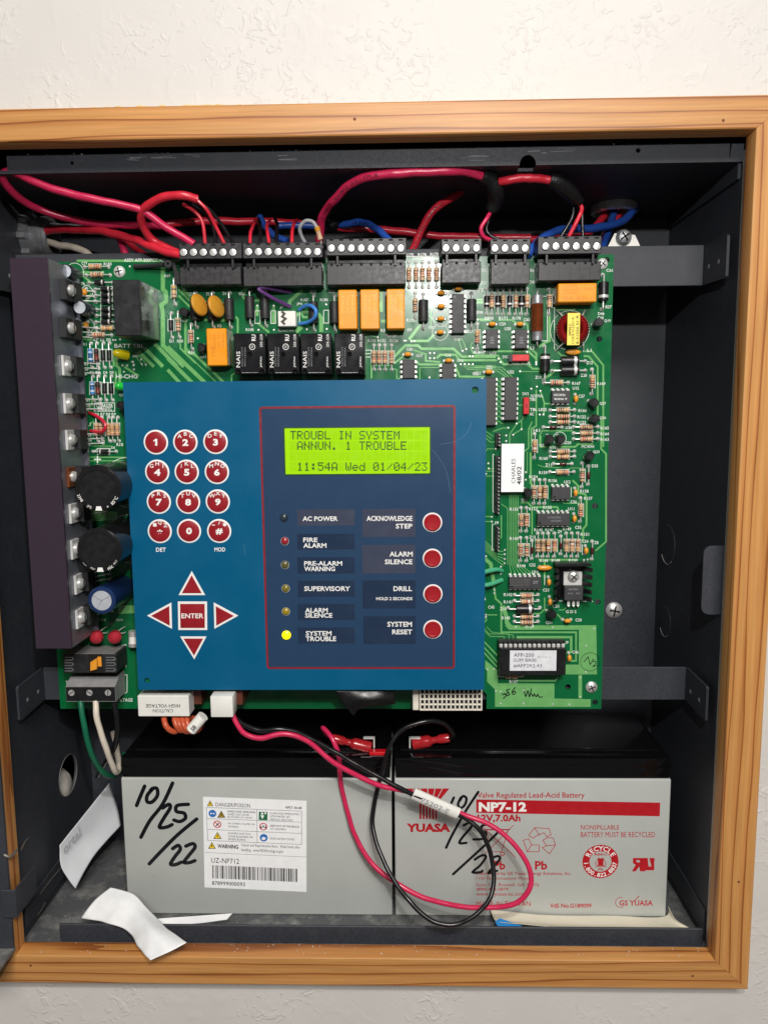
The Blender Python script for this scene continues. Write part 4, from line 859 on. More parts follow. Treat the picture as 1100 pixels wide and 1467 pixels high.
t = MB(); t.box((a.x-.004,(YP-15)*MM,a.z-.0004), (a.x-.0008,YP*MM-.0002,c.z), m_, .0003); t.build('grille_side', o)
# sticker on the board
a = P(*Zp(RB,190,525),YP-6); c = P(*Zp(RB,356,178),YP-6); b = MB(); b.box((a.x,(YP-5.2)*MM,a.z), (c.x,(YP-5.05)*MM,c.z), M_PAPER); b.box((a.x+.0004,(YP-5.05)*MM,a.z+.0004), (c.x-.0004,YP*MM-.0002,c.z-.0004), M_BLKM)
o = b.build('labelled_chip', pcb, smooth=0); b = MB(); b.text('CHARLES', *Zp(RB,262,285), *Zp(RB,290,462), YP-5.28, mat('grey_ink',(70,70,74),.6), 1); b.text('48/02', *Zp(RB,302,340), *Zp(RB,334,472), YP-5.28, M_INK, 1, .012); b.build('printed_text', o)
# chip prints
b = MB()
for t, x0, y0, x1, y1 in (('V54CCIO',565,1020,650,1036),('A 9HIHE',568,1050,662,1064)): b.text(t, *Zp(RA,x0,y0), *Zp(RA,x1,y1), YP-4.2, M_WPRINT, 2, .015)
for x in (122,332):
    for k, t in enumerate(('CNY','H98','BSJ')): b.textc(t, *Zp(RA,x+2,618+k*19), 2.6, YP-4.2, M_W_GREY, .7, .02)
b.text('LM339N', *Zp(RB,525,700), *Zp(RB,615,714), YP-4.2, M_W_GREY); b.text('9A20B1', *Zp(RB,545,724), *Zp(RB,620,738), YP-4.2, M_W_GREY)
for k, t in enumerate(('M74HC08B1','9RK02B','SINGAPORE')): b.text(t, *Zp(RB,250,1150+k*18), *Zp(RB,395,1162+k*18), YP-4.2, mat('chip_print_dim',(105,105,104),.5))
b.text('ST', *Zp(RB,418,1162), *Zp(RB,455,1184), YP-4.2, M_W_GREY, 0, .03)
b.build('chip_print', pcb)
# marker notes
b = MB(); Ym = YP-.19
def stroke(b, pts, wpx, Y, m, r=None, sub=6):
    q = [P(*(Zp(r,*p) if r else p), Y) for p in pts]; q = spline(q, sub) if len(q) > 2 else q
    wd = wpx*(Y+CAMD)/1085*MM; b.ribbon(q, wd, m)
    for e in (q[0], q[-1]): b.disc(e+V(0,-.004,0), wd/2*.98, m, 10)
c = P(*Zp(RC,826,842),Ym); b.ring(c, .0250*PXMM*0+.00505, .0053, M_MARK, 40, .25, 6.2)
for pts in ([(782,842),(812,806)],[(812,806),(826,862)],[(826,862),(850,822)],[(846,842),(860,836),(868,848),(858,864),(846,876)],[(846,876),(874,868)]): stroke(b, pts, 1.1, Ym, M_MARK, RC)
for pts in ([(195,1070),(205,1078),(215,1068),(222,1080),(235,1062)],[(250,1038),(228,1045),(240,1060),(248,1078),(228,1085),(205,1105)],[(290,1025),(268,1055),(275,1075),(290,1066),(285,1052),(272,1060)],
            [(352,1040),(365,1090),(380,1050),(392,1092),(405,1035)],[(405,1070),(418,1090),(425,1072),(440,1092),(450,1075),(462,1095),(484,1092)]): stroke(b, pts, 1.5, Ym, M_MARK, RC)
b.build('marker_note', pcb)
# silkscreen legends
for r, L in {RA: [('Z15',35,275),('Z14',28,437),('R122',105,478),('R171',203,478),('R170',300,478),('C60',372,488),('C59',198,520),('U20',236,553),('L2',412,690),('L1',820,708),('C61',965,135),('B27',958,396),('D46',905,445),('C60',900,475),('Q19',950,497),('Z12',822,797),('Z20',780,887),('Z19',455,902),('R167',727,945),('U15',723,980),('R169',905,947),('C57',765,1037),('Q27',917,1090),('R166',772,1140),('R122',765,1185),('R123',765,1225),('Q26',917,1193),('D36',672,1262),('R165',930,1265),('R164',930,1307),('R163',930,1347),('C59',103,828),('U22',258,863),('U21',18,873),('SW2',220,755),('SW3',362,1020),('NORMAL',447,1035),('TB1',415,1060),('TBL LESS',455,1133),('AC',408,1165),('U19',130,730),('R105',35,722),('TB5',65,135),('Z17',65,225),('TB6',403,135),('Z18',403,218),('1 TRBL ACPL',320,800)],
  RB: [('161',443,82),('D24',667,170),('Q25',485,190),('R162',565,205),('MC4044',810,198),('Q23',870,237),('R160',493,283),('Z11',527,330),('R159',490,385),('D35',860,337),('R154',420,415),('R156',558,442),('U12',662,452),('R158',785,518),('R157',812,570),('C56',708,595),('R152',280,647),('R153',418,645),('R155',520,635),('U11',690,645),('C55',740,778),('R145',455,795),('R147',535,795),('Z9',607,808),('R149',660,790),('R151',788,828),('C54',790,878),('Z8',870,887),('R143',280,858),('Z13',412,848),('R146',495,1015),('R148',580,1015),('R150',703,1015),('R144',333,1053),('C52',412,1047),('U10',432,1097),('C53',510,1227),('R142',237,1260),('Q22',355,582),('Q23',760,1045),('J8',155,745)],
  RC: [('R141',237,412),('Z10',203,462),('R140',222,527),('R139',393,590),('Q21',530,562),('C50',743,542),('C51',580,443),('G D S',690,482),('U9',655,703),('C46',720,772),('R137',278,984),('C45',118,450),('B',70,390)],
  RD: [('R175',385,85),('R178',490,83),('R179',592,80),('C66',572,685),('U18',785,785),('K8',165,712),('K9',385,708),('R129',242,758),('R135',72,798),('R132',155,797),('R126',258,797),('C60',385,868),('U17',468,922),('C18',703,918),('U16',805,962),('B21',885,720),('Z16',968,380),('Z14',968,562),('R122',1043,612),('U21',935,1072),('C22',1045,1020),('R172',395,628),('R105',950,895)],
  RE: [('B25',297,108),('B26',460,105),('R187',222,178),('R188',392,178),('JP6',178,215),('REX62PWR',60,445)], RF: [('Z3',205,128),('Z5',352,127),('Z6',498,122),('B23',652,125),('K5',455,408),('R185',720,440),('D1',35,540),('R50',110,540),('R51',210,640),('Q11',312,680),('Q12',150,360),('JP',1000,245),('D2',570,515)],
  RG: [('ASSY AFP-200PCC REV',662,45,30,.66),('C77',128,72),('R183',332,78),('R49',855,182),('VR7 C76',70,250),('R2',222,742),('D2',285,742),('D3',340,742),('R1',130,782),('BATT TBL',520,795,34,.95),('D37',578,882)],
  RH: [('VR1',235,225,30),('V1',315,308,28),('V0',322,365,28),('A',310,412,28),('R3-R4',410,392,30),('D4',520,392,30),('D5',588,392,30),('HI-CHG',745,433,44,.85),('VR2',262,602,30),('V1',335,688,28),('V0',342,745,28),('A',330,785,28),('CHARGER',512,742,36,.7),('CONFIG',512,778,36,.7),('JP2',275,872,32),('R6 R7 R8 R9',520,830,30,.66),('VR3',282,968,30),('V1',352,1055,28),('V0',358,1110,28),('A',348,1155,28),('R10',672,1150,34),('D6',603,1180,30),('D10',315,1340,34),('Q1',685,630,30),('1',362,935,40)],
  RI: [('MOV2',355,1175,14),('MOV1',452,1175,14)], RJ: [('VOLTAGE',358,315,15,.75),('TB1',118,238,14)]}.items():
    for e in L: stext(r, e[0], e[1], e[2], *(e[3:] if len(e) > 3 else (22*(1 if r[2] == 5 else 1.15),)))
# component outlines
for r, L in {RH: [[(222,260),(278,260),(285,465),(225,468)],[(245,632),(298,632),(305,832),(250,835)],[(265,1005),(320,1005),(328,1207),(270,1210)],[(405,712),(618,712),(618,798),(405,798),(405,712)],[(400,1225),(440,1190),(570,1190),(570,1250)],[(250,1385),(250,1368),(340,1368),(340,1385)]],
  RG: [[(5,262),(85,262),(85,410)],[(15,480),(15,580),(105,590),(105,740)]], RC: [[(560,405),(640,405)],[(680,405),(800,408)],[(840,405),(845,412)]],
  RA: [[(570,400),(570,700)],[(780,640),(780,720)],[(485,320),(520,320),(520,640),(475,640)],[(450,215),(430,240)]], RB: [[(140,255),(130,255),(130,665),(140,670)],[(135,755),(125,755),(125,940),(140,940)],[(690,490),(690,560)],[(770,900),(770,975)],[(500,1120),(500,1190)]],
  RD: [[(358,60),(358,100),(650,95)],[(555,365),(630,360),(650,380)],[(740,760),(840,760)]],
  RJ: [[(330,80),(368,72),(368,172)],[(340,205),(373,205),(373,280),(350,295)]], RF: [[(765,275),(810,275),(810,385),(765,385),(765,275)],[(905,275),(945,275),(945,385),(905,385),(905,275)]], RE: [[(388,270),(432,270),(432,382),(388,382),(388,270)],[(755,620),(810,620)],[(755,650),(810,650)],[(755,680),(810,680)],[(178,285),(178,375)],[(265,280),(265,350)]]}.items():
    for pts in L: sline(r, pts)
for r, x, y, rad in ((RA,680,565,.0100),(RB,608,140,.0034),(RC,0,0,0),(RD,640,728,.0041),(RD,645,615,.0041),(RG,45,150,.0046),(RG,120,490,.0046)):
    if rad: silk.ring(P(*Zp(r,x,y),YS), rad-.00012, rad+.00012, M_SILK, 40)
for c_ in ((RG,155,325),(RG,170,618)): silk.ribbon([P(*Zp(c_[0],c_[1]+x,c_[2]+y),YS) for x, y in ((-60,-20),(-20,-60),(15,-55),(45,-15),(45,20),(10,60),(-20,60))], SW, M_SILK)
silk.ribbon([P(*Zp(RH,400,1305),YS), P(*Zp(RH,475,1305),YS)], .0007, M_SILK); silk.ribbon([P(*Zp(RH,438,1270),YS-.01), P(*Zp(RH,438,1345),YS-.01)], .0007, M_SILK)
cc = P(183,691,YP); silk.ring(Vector((cc.x,YS*MM,cc.z)), .0132, .0135, M_SILK, 60); cc = P(186,772,YP); silk.ring(Vector((cc.x,YS*MM,cc.z)), .0132, .0135, M_SILK, 60)
o = silk.build('silkscreen', pcb, smooth=0); o['kind'] = 'stuff'

# ------------------------------------------------------------------ the blue keypad and display panel
YK = 4.0
px0, px1, pz0, pz1 = -139.0, 42.0, -141.3, 18.3
panel = thing('control_panel', 'blue keypad panel with green text display, red keys and indicator lights', 'control panel', V(-48, YK+1, pz0))
K = (170,530,3.0556); K2 = (360,560,3.143); K3 = (360,720,3.143)
def hp(r, x, y, rad): a = mmxy(*Zp(r, x, y), YK); return circ(a[0], a[1], rad, 18)
b = MB(); plate(b, [(px0,pz0),(px1,pz0),(px1,pz1),(px0,pz1)], [hp(K,124,1361,1.5), circ(*mmxy(680.5,558.5,YK),1.7,18)], V(0,1.6,0), M_PANEL, xz(YK)); b.build('face_plate', panel, smooth=0)
b = MB(); b.box(V(px0+2,YK+1.65,pz0+2), V(px1-2,YK+3.2,pz1-2), M_PCB); b.build('backing_board', panel)
for x, z in ((px0+6,pz0+5),(px1-5,pz1-6),(px0+6,pz1-6),(px1-5,pz0+5)):
    b = MB(); b.lathe(V(x,YK+3.2,z), (0,1,0), [(0,.0028),((YP-YK-3.25)*MM,.0028)], M_GALV, 6); b.build('standoff', panel)
# framed window
fx0, fz1 = mmxy(374,584,YK); fx1, fz0 = mmxy(650,957,YK); fx0 = (fx0+mmxy(382,957,YK)[0])/2
def rrect(x0, z0, x1, z1, r, n=5):
    out = []
    for cx, cz, a in ((x1-r,z1-r,0),(x0+r,z1-r,90),(x0+r,z0+r,180),(x1-r,z0+r,270)): out += [(cx+r*math.cos(math.radians(a+90*i/n)), cz+r*math.sin(math.radians(a+90*i/n))) for i in range(n+1)]
    return out
b = MB(); b.poly([V(x,YK-.05,z) for x, z in rrect(fx0,fz0,fx1,fz1,1)][::-1], M_NAVY); b.build('window_film', panel, smooth=0)
b = MB(); b.ribbon([V(x,YK-.10,z) for x, z in rrect(fx0,fz0,fx1,fz1,1.2)], .0011, M_MAROON, closed=True); b.build('window_border', panel, smooth=0)
# keys
def keytext(o, items, Y):
    t = MB()
    for s, cx, cy, h, asp, bd in items: t.textc(s, *Zp(K,cx,cy), h/K[2], Y, M_WPRINT, asp, bd)
    t.build('legend', o, smooth=0)
ROWS = [[('1','',163,316),('2','ABC',292,315),('3','DEF',424,314)],[('4','GHI',169,446),('5','JKL',298,446),('6','MNO',430,446)],[('7','PRS',176,577),('8','TUV',304,577),('9','WXY',434,576)],[('*','\u25a0QZ',180,706),('0','',308,705),('#','-/\u2022',440,705)]]
for row in ROWS:
    for d, s, x, y in row:
        c = P(*Zp(K,x,y),YK); b = MB(); b.lathe(c, (0,-1,0), [(0,.0062),(.00010,.0062),(.00018,.0060)], M_WPRINT, 40)
        b.lathe(c+V(0,-.16,0), (0,-1,0), [(0,.0054),(.0001,.0054),(.0003,.0050),(.00034,.0020)], M_KEY, 40); o = b.build('key', panel)
        it = []
        if d == '*': it.append(('\u2217' if False else '*', x, y+4, 24, 1.0, .03))
        else: it.append((d, x, y+(2 if s else 0), 30 if d not in '#' else 27, .95, .045))
        for i, ch in enumerate(s):
            xo = (i-1)*25; yo = -36+abs(i-1)*10
            if ch == '\u25a0': continue
            if ch == '\u2022': continue
            it.append((ch, x+xo, y+yo, 4 if ch == '-' else 17, (3.2 if ch == '-' else .72), .02))
        if d == '1':
            it = []; t = MB(); t.poly([P(*Zp(K,x+a,y+c_),YK-.56) for a, c_ in ((-3,-7),(-11,-2),(-11,-8),(-2,-15),(6,-15),(6,15),(-3,15))], M_WPRINT); t.build('legend', o, smooth=0)
        if it: keytext(o, it, YK-.56)
        if d == '*' or d == '#':
            t = MB(); q = P(*Zp(K,x-22 if d == '*' else x+24,y-28),YK-.57)
            if d == '*': t.box(q-V(.9,0,.9), q+V(.9,.01,.9), M_WPRINT)
            else: t.disc(q, .0009, M_WPRINT, 14)
            t.build('legend_dot', o)
def capkey(pts, name, legend=None):
    P3 = [P(*Zp(K,*p),YK) for p in pts]; c = sum(P3, Vector())/len(P3); b = MB()
    sc = lambda k, dy: [c+(p-c)*k+V(0,dy,0) for p in P3]
    k2 = .84 if len(pts) == 4 else .74
    b.loft([sc(1,0), sc(1,-.1), sc(.985,-.18)], M_WPRINT); b.loft([sc(k2,-.17), sc(k2,-.32), sc(k2-.04,-.42)], M_KEY); o = b.build(name, panel)
    if legend: keytext(o, [(legend, 323, 1077, 21, .92, .02)], YK-.5)
capkey([(320,880),(262,986),(379,986)], 'arrow_key'); capkey([(124,1076),(231,1018),(234,1134)][::1], 'arrow_key'); capkey([(524,1076),(416,1018),(419,1134)], 'arrow_key'); capkey([(331,1268),(269,1167),(385,1167)], 'arrow_key')
capkey([(259,1014),(387,1014),(388,1139),(261,1139)], 'enter_key', 'ENTER')
t = MB(); t.textc('DET', *Zp(K,185,787), 6, YK-.06, M_WPRINT, .78, .02); t.textc('MOD', *Zp(K,443,786), 6, YK-.06, M_WPRINT, .86, .02); t.build('legend', panel, smooth=0)
# display
GL = {'T':'1111100100001000010000100001000010','R':'1111010001100011111010100100101000','O':'','U':''}
F57 = {'T':('11111','00100','00100','00100','00100','00100','00100'),'R':('11110','10001','10001','11110','10100','10010','10001'),'O':('01110','10001','10001','10001','10001','10001','01110'),
 'U':('10001','10001','10001','10001','10001','10001','01110'),'B':('11110','10001','10001','11110','10001','10001','11110'),'L':('10000','10000','10000','10000','10000','10000','11111'),
 'I':('01110','00100','00100','00100','00100','00100','01110'),'N':('10001','10001','11001','10101','10011','10001','10001'),'S':('01111','10000','10000','01110','00001','00001','11110'),
 'Y':('10001','10001','10001','01010','00100','00100','00100'),'E':('11111','10000','10000','11110','10000','10000','11111'),'M':('10001','11011','10101','10101','10001','10001','10001'),
 'A':('01110','10001','10001','10001','11111','10001','10001'),'.':('00000','00000','00000','00000','00000','01100','01100'),'1':('00100','01100','00100','00100','00100','00100','01110'),
 '5':('11111','10000','11110','00001','00001','10001','01110'),'4':('00010','00110','01010','10010','11111','00010','00010'),':':('00000','01100','01100','00000','01100','01100','00000'),
 'W':('10001','10001','10001','10101','10101','10101','01010'),'e':('00000','00000','01110','10001','11111','10000','01110'),'d':('00001','00001','01101','10011','10001','10001','01111'),
 '0':('01110','10001','10011','10101','11001','10001','01110'),'/':('00000','00001','00010','00100','01000','10000','00000'),'2':('01110','10001','00001','00010','00100','01000','11111'),'3':('11111','00010','00100','00010','00001','10001','01110')}
lx0, lz1 = mmxy(*Zp(K2,147,166),YK); lx1, lz0 = mmxy(*Zp(K2,806,373),YK)
scr = MB(); scr.box(V(lx0,YK-.22,lz0), V(lx1,YK-.06,lz1), M_LCD, .0001); scr = scr.build('display_screen', panel)
t = MB()
for row, (s, col) in enumerate((('TROUBL IN SYSTEM',0),('ANNUN. 1 TROUBLE',1),('',0),('11:54A Wed 01/04/23',1))):
    for i, ch in enumerate(s):
        if ch == ' ': continue
        for j, bits in enumerate(F57[ch]):
            for k, v in enumerate(bits):
                if v == '1':
                    zx = 175+(col+i)*31.1+k*5.25; zy = 180+row*47.2+j*5.5
                    a = P(*Zp(K2,zx,zy+5.2),YK-.27); c = P(*Zp(K2,zx+4.95,zy),YK-.27); t.add([a,(c.x,a.y,a.z),c,(a.x,a.y,c.z)], [(0,1,2,3)], M_LCDT)
t.build('display_text', scr, smooth=0)
t = MB(); t.ribbon([V(x,YK-.24,z) for x, z in rrect(lx0,lz0,lx1,lz1,.6)], .0006, mat('bezel_shadow_line',(40,70,30),.4), closed=True); t.build('bezel_shadow_line', scr, smooth=0)  # bezel ribbon, its dark tone paints the shadow line of a recess
# indicator lights, label inserts, buttons
for i, (x, y, m) in enumerate(((147,68,mat('lamp_unlit_dark',(46,58,66),.2)), (151,174,mat('lamp_red',(150,40,48),.2)), (152,281,mat('lamp_amber_dim',(92,90,50),.2)), (155,387,mat('lamp_amber_dull',(120,112,44),.2)), (156,491,mat('lamp_amber',(150,132,36),.2)), (158,597,mat('lamp_lit_yellow',(255,224,10),.3,emit=1.0)))):
    p = Zp(K3,x,y); c = P(*p, YK-.06); b = MB(); b.lathe(c, (0,-1,0), [(0,.0022),(.0001,.0022)], mat('lamp_bezel',(150,155,160),.4) if 0 < i < 5 else M_WIN2, 24)
    if i == 5: b = MB()
    r_ = .00195 if i < 5 else .0024
    b.lathe(c+V(0,-.1,.15 if i < 5 else 0), (0,-1,0), [(0,r_),(.0006,r_*.92),(.0011,r_*.6),(.0013,r_*.1)], m, 24); b.build('indicator_light', panel)
def insert(x0, y0, x1, y1, m, lines):
    a = P(*Zp(K3,x0,y1),YK-.09); c = P(*Zp(K3,x1,y0),YK-.09); b = MB(); b.box((a.x,(YK-.1)*MM,a.z), (c.x,(YK-.055)*MM,c.z), m); o = b.build('label_insert', panel, smooth=0); t = MB()
    for s, u0, v0, u1, v1 in lines: t.text(s, *Zp(K3,u0,v0), *Zp(K3,u1,v1), YK-.14, M_WPRINT, 0, .022)
    t.build('lettering', o, smooth=0)
insert(208,30,465,105,M_WIN,[('AC POWER',231,62,389,83)]); insert(208,140,465,212,M_WIN2,[('FIRE',234,158,298,178),('ALARM',234,183,338,204)]); insert(208,246,465,320,M_WIN2,[('PRE-ALARM',238,264,409,284),('WARNING',238,288,377,309)])
insert(210,352,465,425,M_WIN2,[('SUPERVISORY',238,377,445,399)]); insert(210,457,465,530,M_WIN2,[('ALARM',242,475,344,496),('SILENCE',242,498,365,519)]); insert(210,563,465,635,M_WIN2,[('SYSTEM',245,579,361,600),('TROUBLE',245,603,382,625)])
insert(500,28,738,156,M_WIN,[('ACKNOWLEDGE',519,60,725,83),('STEP',650,95,725,117)]); insert(500,190,738,320,M_WIN,[('ALARM',622,221,726,243),('SILENCE',601,256,725,278)]); insert(502,350,740,478,M_WIN2,[('DRILL',640,377,723,399),('HOLD 2 SECONDS',562,426,725,440)]); insert(505,512,740,638,M_WIN2,[('SYSTEM',612,537,723,560),('RESET',634,572,724,594)])
for x, y in ((815,89),(815,251),(817,411),(817,571)):
    c = P(*Zp(K3,x,y),YK-.06); b = MB(); b.lathe(c, (0,-1,0), [(0,.0050),(.0001,.0050),(.0003,.0049),(.0003,.0040)], M_WPRINT, 36); b.lathe(c+V(0,-.25,0), (0,-1,0), [(0,.0043),(.0007,.0043),(.0010,.0040),(.0010,.0034),(.0008,.0031),(.0007,.0010)], M_BTN, 36); b.build('push_button', panel)

# ------------------------------------------------------------------ the two batteries
YBt = 22.0
def battery(x0, x1, label):
    t = thing('battery', label, 'battery', V((x0+x1)/2, YBt+32, ZB), 'sealed batteries on the cabinet floor')
    b = MB(); b.box(V(x0,YBt,ZB+.05), V(x1,YBt+65,-199.2), M_GREY, .0009, 3); b.build('case', t)
    b = MB(); b.box(V(x0+.8,YBt+.9,-199.3), V(x1-.8,YBt+64.2,-191.5), M_BLKG, .0006, 2); b.box(V(x0+.3,YBt+.4,-193.2), V(x1-.3,YBt+64.6,-187.4), M_BLKG, .0007, 2); b.box(V(x0+3,YBt+8,-187.6), V(x1-3,YBt+62,-185.6), M_BLKG, .0007, 2)
    b.build('lid', t); return t
bl = battery(-158.2,-6.8,'grey sealed battery with white danger and barcode sticker, dated in black marker'); br = battery(-5.2,147.0,'grey sealed battery printed in red with a recycling seal')
YL = YBt-.05
# sticker: unit frame of the zoomed sticker, 960 wide, 845 high
SA, SB_, SC, SD = (290.8,1142),(439,1147.8),(439,1278.4),(293,1271.9)
def SP(u, v, Y=YL-.05):
    u = (u-75)/955; v = (v-80)/842
    # the zoomed crop is slanted: top edge runs 78 -> 115
    x = SA[0]+(SB_[0]-SA[0])*u+(SD[0]-SA[0])*v*(1-u); y = (SA[1]+(SB_[1]-SA[1])*u)*(1-v)+(SD[1]+(SC[1]-SD[1])*u)*v
    return P(x, y, Y)
b = MB(); q = [SP(75,80), SP(1030,80), SP(1030,922), SP(75,922)]; b.loft([[p+V(0,.1,0) for p in q], q], M_PAPER); stk = b.build('sticker', bl, smooth=0)
t = MB()
def st(s, u0, v0, u1, v1, m=M_INK, bold=.006):
    vs, fs = glyphs(s, bold); ax = min(v[0] for v in vs); bx = max(v[0] for v in vs); ay = min(v[1] for v in vs); by = max(v[1] for v in vs)
    t.add([SP(u0+(u1-u0)*(v[0]-ax)/(bx-ax), v1-(v1-v0)*(v[1]-ay)/(by-ay), YL-.10) for v in vs], fs, m)
def sk(u): return (u-75)*.0385   # undo the slant of the crop
def stx(s, u0, v0, u1, v1, **k): st(s, u0, v0-sk(u0)*1.0, u1, v1-sk(u0)*1.0-(0), **k)
Yel = mat('sign_yellow',(240,205,30),.5); SBlue = mat('sign_blue',(40,110,190),.5); SGreen = mat('sign_green',(30,110,70),.5); SRed = mat('sign_red',(200,40,60),.5); Grey = mat('rule_grey',(90,92,96),.6)
stx('DANGER/POISON',190,132,510,168); stx('NPST-30-08',835,166,985,188,bold=.02)
for s, u0, v0, u1 in (('SHIELD EYES. EXPLOSIVE',300,205,558),('GASES CAN CAUSE',300,232,498),('BLINDNESS OR INJURY.',300,259,535),('NO SPARKS, FLAMES OR',302,318,552),('SMOKING.',302,346,402),('SULFURIC ACID CAN',302,408,510),('CAUSE BLINDNESS OR',302,437,533),('SEVERE BURNS.',302,464,468),('FLUSH EYES IMMEDIATELY',693,222,970),('WITH WATER. GET',693,250,880),('MEDICAL HELP FAST.',693,279,910),('KEEP OUT OF THE REACH',693,338,962),('OF CHILDREN.',693,366,842),('READ INSTRUCTIONS.',693,456,920)): stx(s, u0, v0, u1, v0+18, bold=.012)
stx('WARNING',203,518,395,556,bold=.03); stx('Cancer and Reproductive Harm.  Wash hands after',425,512,970,546); stx('handling.  www.P65Warnings.ca.gov.',425,556,818,592); stx('UZ-NP712',142,645,402,693); stx('878999000093',145,862,455,898)
def rule(pts, w_=.00022): t.ribbon([SP(u, v-sk(u), YL-.09) for u, v in pts], w_, Grey)
rule([(105,178),(985,212),(985,520),(112,485),(105,178)]); rule([(572,198),(572,505)]); rule([(108,282),(572,298)]); rule([(110,382),(572,402)]); rule([(572,298),(985,314)]); rule([(572,402),(985,418)]); rule([(80,597),(1030,636)],.00018)
def tri(u, v, r, m=Yel):
    c = [(u,v-r),(u-r,v+r*.75),(u+r,v+r*.75)]; t.poly([SP(a, d-sk(a), YL-.10) for a, d in c], M_INK); c2 = [(u,v-r*.72),(u-r*.72,v+r*.60),(u+r*.72,v+r*.60)]; t.poly([SP(a, d-sk(a), YL-.13) for a, d in c2], m); t.ribbon([SP(u,v-r*.35-sk(u),YL-.15), SP(u,v+r*.35-sk(u),YL-.15)], .0005, M_INK)
tri(140,143,30); tri(150,535,36); tri(242,245,38,mat('sign_olive',(170,140,40),.5)); tri(203,442,38)
def dsc(u, v, r, m, m2): 
    c = SP(u, v-sk(u), YL-.10); R_ = r/955*52.5*MM; t.disc(c, R_, m, 24); 
    if m2: t.disc(c+V(0,-.03,0), R_*.76, m2, 24)
dsc(160,235,40,SBlue,None); dsc(203,335,41,SRed,M_PAPER); dsc(630,356,41,SRed,M_PAPER); dsc(633,459,41,SBlue,None)
t.poly([SP(u, v-sk(u), YL-.10) for u, v in ((590,217),(670,220),(668,297),(588,294))], SGreen)
for u, v in ((148,235),(172,235)): t.disc(SP(u,v-sk(u),YL-.14), .0005, M_PAPER, 10)
t.disc(SP(620,235-sk(620),YL-.14), .0007, M_PAPER, 10); t.disc(SP(650,232-sk(650),YL-.14), .0006, M_PAPER, 10); t.poly([SP(u, v-sk(u), YL-.14) for u, v in ((602,250),(640,252),(622,285))], M_PAPER)
for u, v in ((610,358),(630,350),(650,358)): t.poly([SP(u+a, v+d-sk(u), YL-.15) for a, d in ((-9,14),(0,-18),(9,14))], M_INK)
t.ribbon([SP(178,312-sk(178),YL-.15), SP(228,358-sk(228),YL-.15)], .0005, SRed); t.ribbon([SP(190,352-sk(190),YL-.155), SP(220,322-sk(220),YL-.155)], .0006, M_INK)
t.poly([SP(u, v-sk(u), YL-.14) for u, v in ((610,465),(630,448),(655,462),(640,480),(620,478))], M_PAPER)
bc = random.Random(5); u = 150
while u < 948:
    w_ = bc.choice((4,4,8,12)); v0 = 712; t.add([SP(u,v0-0,YL-.10), SP(min(u+w_,950),v0,YL-.10), SP(min(u+w_,950),v0+122,YL-.10), SP(u,v0+122,YL-.10)], [(0,1,2,3)], M_INK); u += w_+bc.choice((4,4,7,10))
t.build('sticker_print', stk, smooth=0)
# handwriting
def hand(par, strokes, wpx, name='marker_date'):
    b = MB()
    for i, s in enumerate(strokes): stroke(b, s, wpx, YL-.004*i, M_MARK)
    b.build(name, par, smooth=0)
Hz = lambda L: [(160+x/2.75, 1080+y/2.75) for x, y in L]
hand(bl, [Hz(q) for q in ([(130,128),(112,170),(98,205)],[(162,138),(140,165),(140,190),(160,190),(180,165),(178,138),(160,138),(150,152)],[(240,116),(200,200),(150,265),(115,330)],[(200,215),(225,200),(230,215),(205,255),(188,290),(215,290),(238,280)],[(302,200),(258,205),(255,228),(285,235),(290,255),(268,268),(245,262)],[(335,258),(260,320),(190,390),(148,435)],[(240,375),(262,362),(270,378),(250,405),(232,435),(250,438),(275,428)],[(292,365),(320,355),(328,370),(305,400),(285,428),(305,430),(328,422)])], 5.8)
Hy = lambda L: [(560+x/5, 1110+y/5) for x, y in L]
hand(br, [Hy(q) for q in ([(450,165),(425,220),(395,285)],[(500,165),(480,215),(500,240),(530,215),(540,170),(515,155),(495,185)],[(625,125),(530,270),(440,430),(395,525)],[(520,365),(565,345),(575,375),(520,440),(490,490),(540,490)],[(690,355),(650,370),(650,400),(680,420),(660,460),(590,465)],[(775,405),(680,500),(560,610),(445,715)],[(600,610),(650,580),(680,590),(640,650),(585,700),(640,700),(655,690)],[(720,600),(765,585),(780,605),(735,660),(700,705),(760,690)])], 4.0)
# red print of the right battery
t = MB(); Yq = YL
def rt(s, x0, y0, x1, y1, bold=.012, m=M_REDP): t.text(s, x0, y0, x1, y1, Yq, m, 0, bold)
BZ = (550,1080,2.558)
def rz(s, x0, y0, x1, y1, bold=.012, m=M_REDP, Y=None): t.text(s, *Zp(BZ,x0,y0), *Zp(BZ,x1,y1), Y or Yq, m, 0, bold)
rz('Valve Regulated Lead-Acid Battery',342,142,735,168,.01); rz('12V,7.0Ah',342,223,500,254,.035)
t.poly([P(*Zp(BZ,*q),Yq) for q in ((338,168),(1012,180),(1010,230),(338,217))], M_REDP); rz('NP7-12',347,178,522,214,.045,M_WPRINT,YL-.06)
rz('YUASA',82,256,243,288,.05); rz('NONSPILLABLE',721,262,862,279,.008); rz('BATTERY MUST BE RECYCLED.',721,287,997,307,.008); rz('Pb',402,394,444,426,.03); rz('Pb',553,394,598,426,.03)
for s, y, x1 in (('Distributed by GS Yuasa Energy Solutions, Inc.',434,686),('1150 Northmeadow Pkwy',452,530),('Suite 110, Roswell, GA 30076',475,568),('(800) 472-2879',492,455),('www.gsyuasa-es.com',512,512)): rz(s, 338, y, x1, y+14, .012)
rz('MADE IN TAIWAN',338,542,537,559,.008); rz('VdS No.G189099',608,550,760,566,.02); rz('GS YUASA',862,538,985,558,.02)
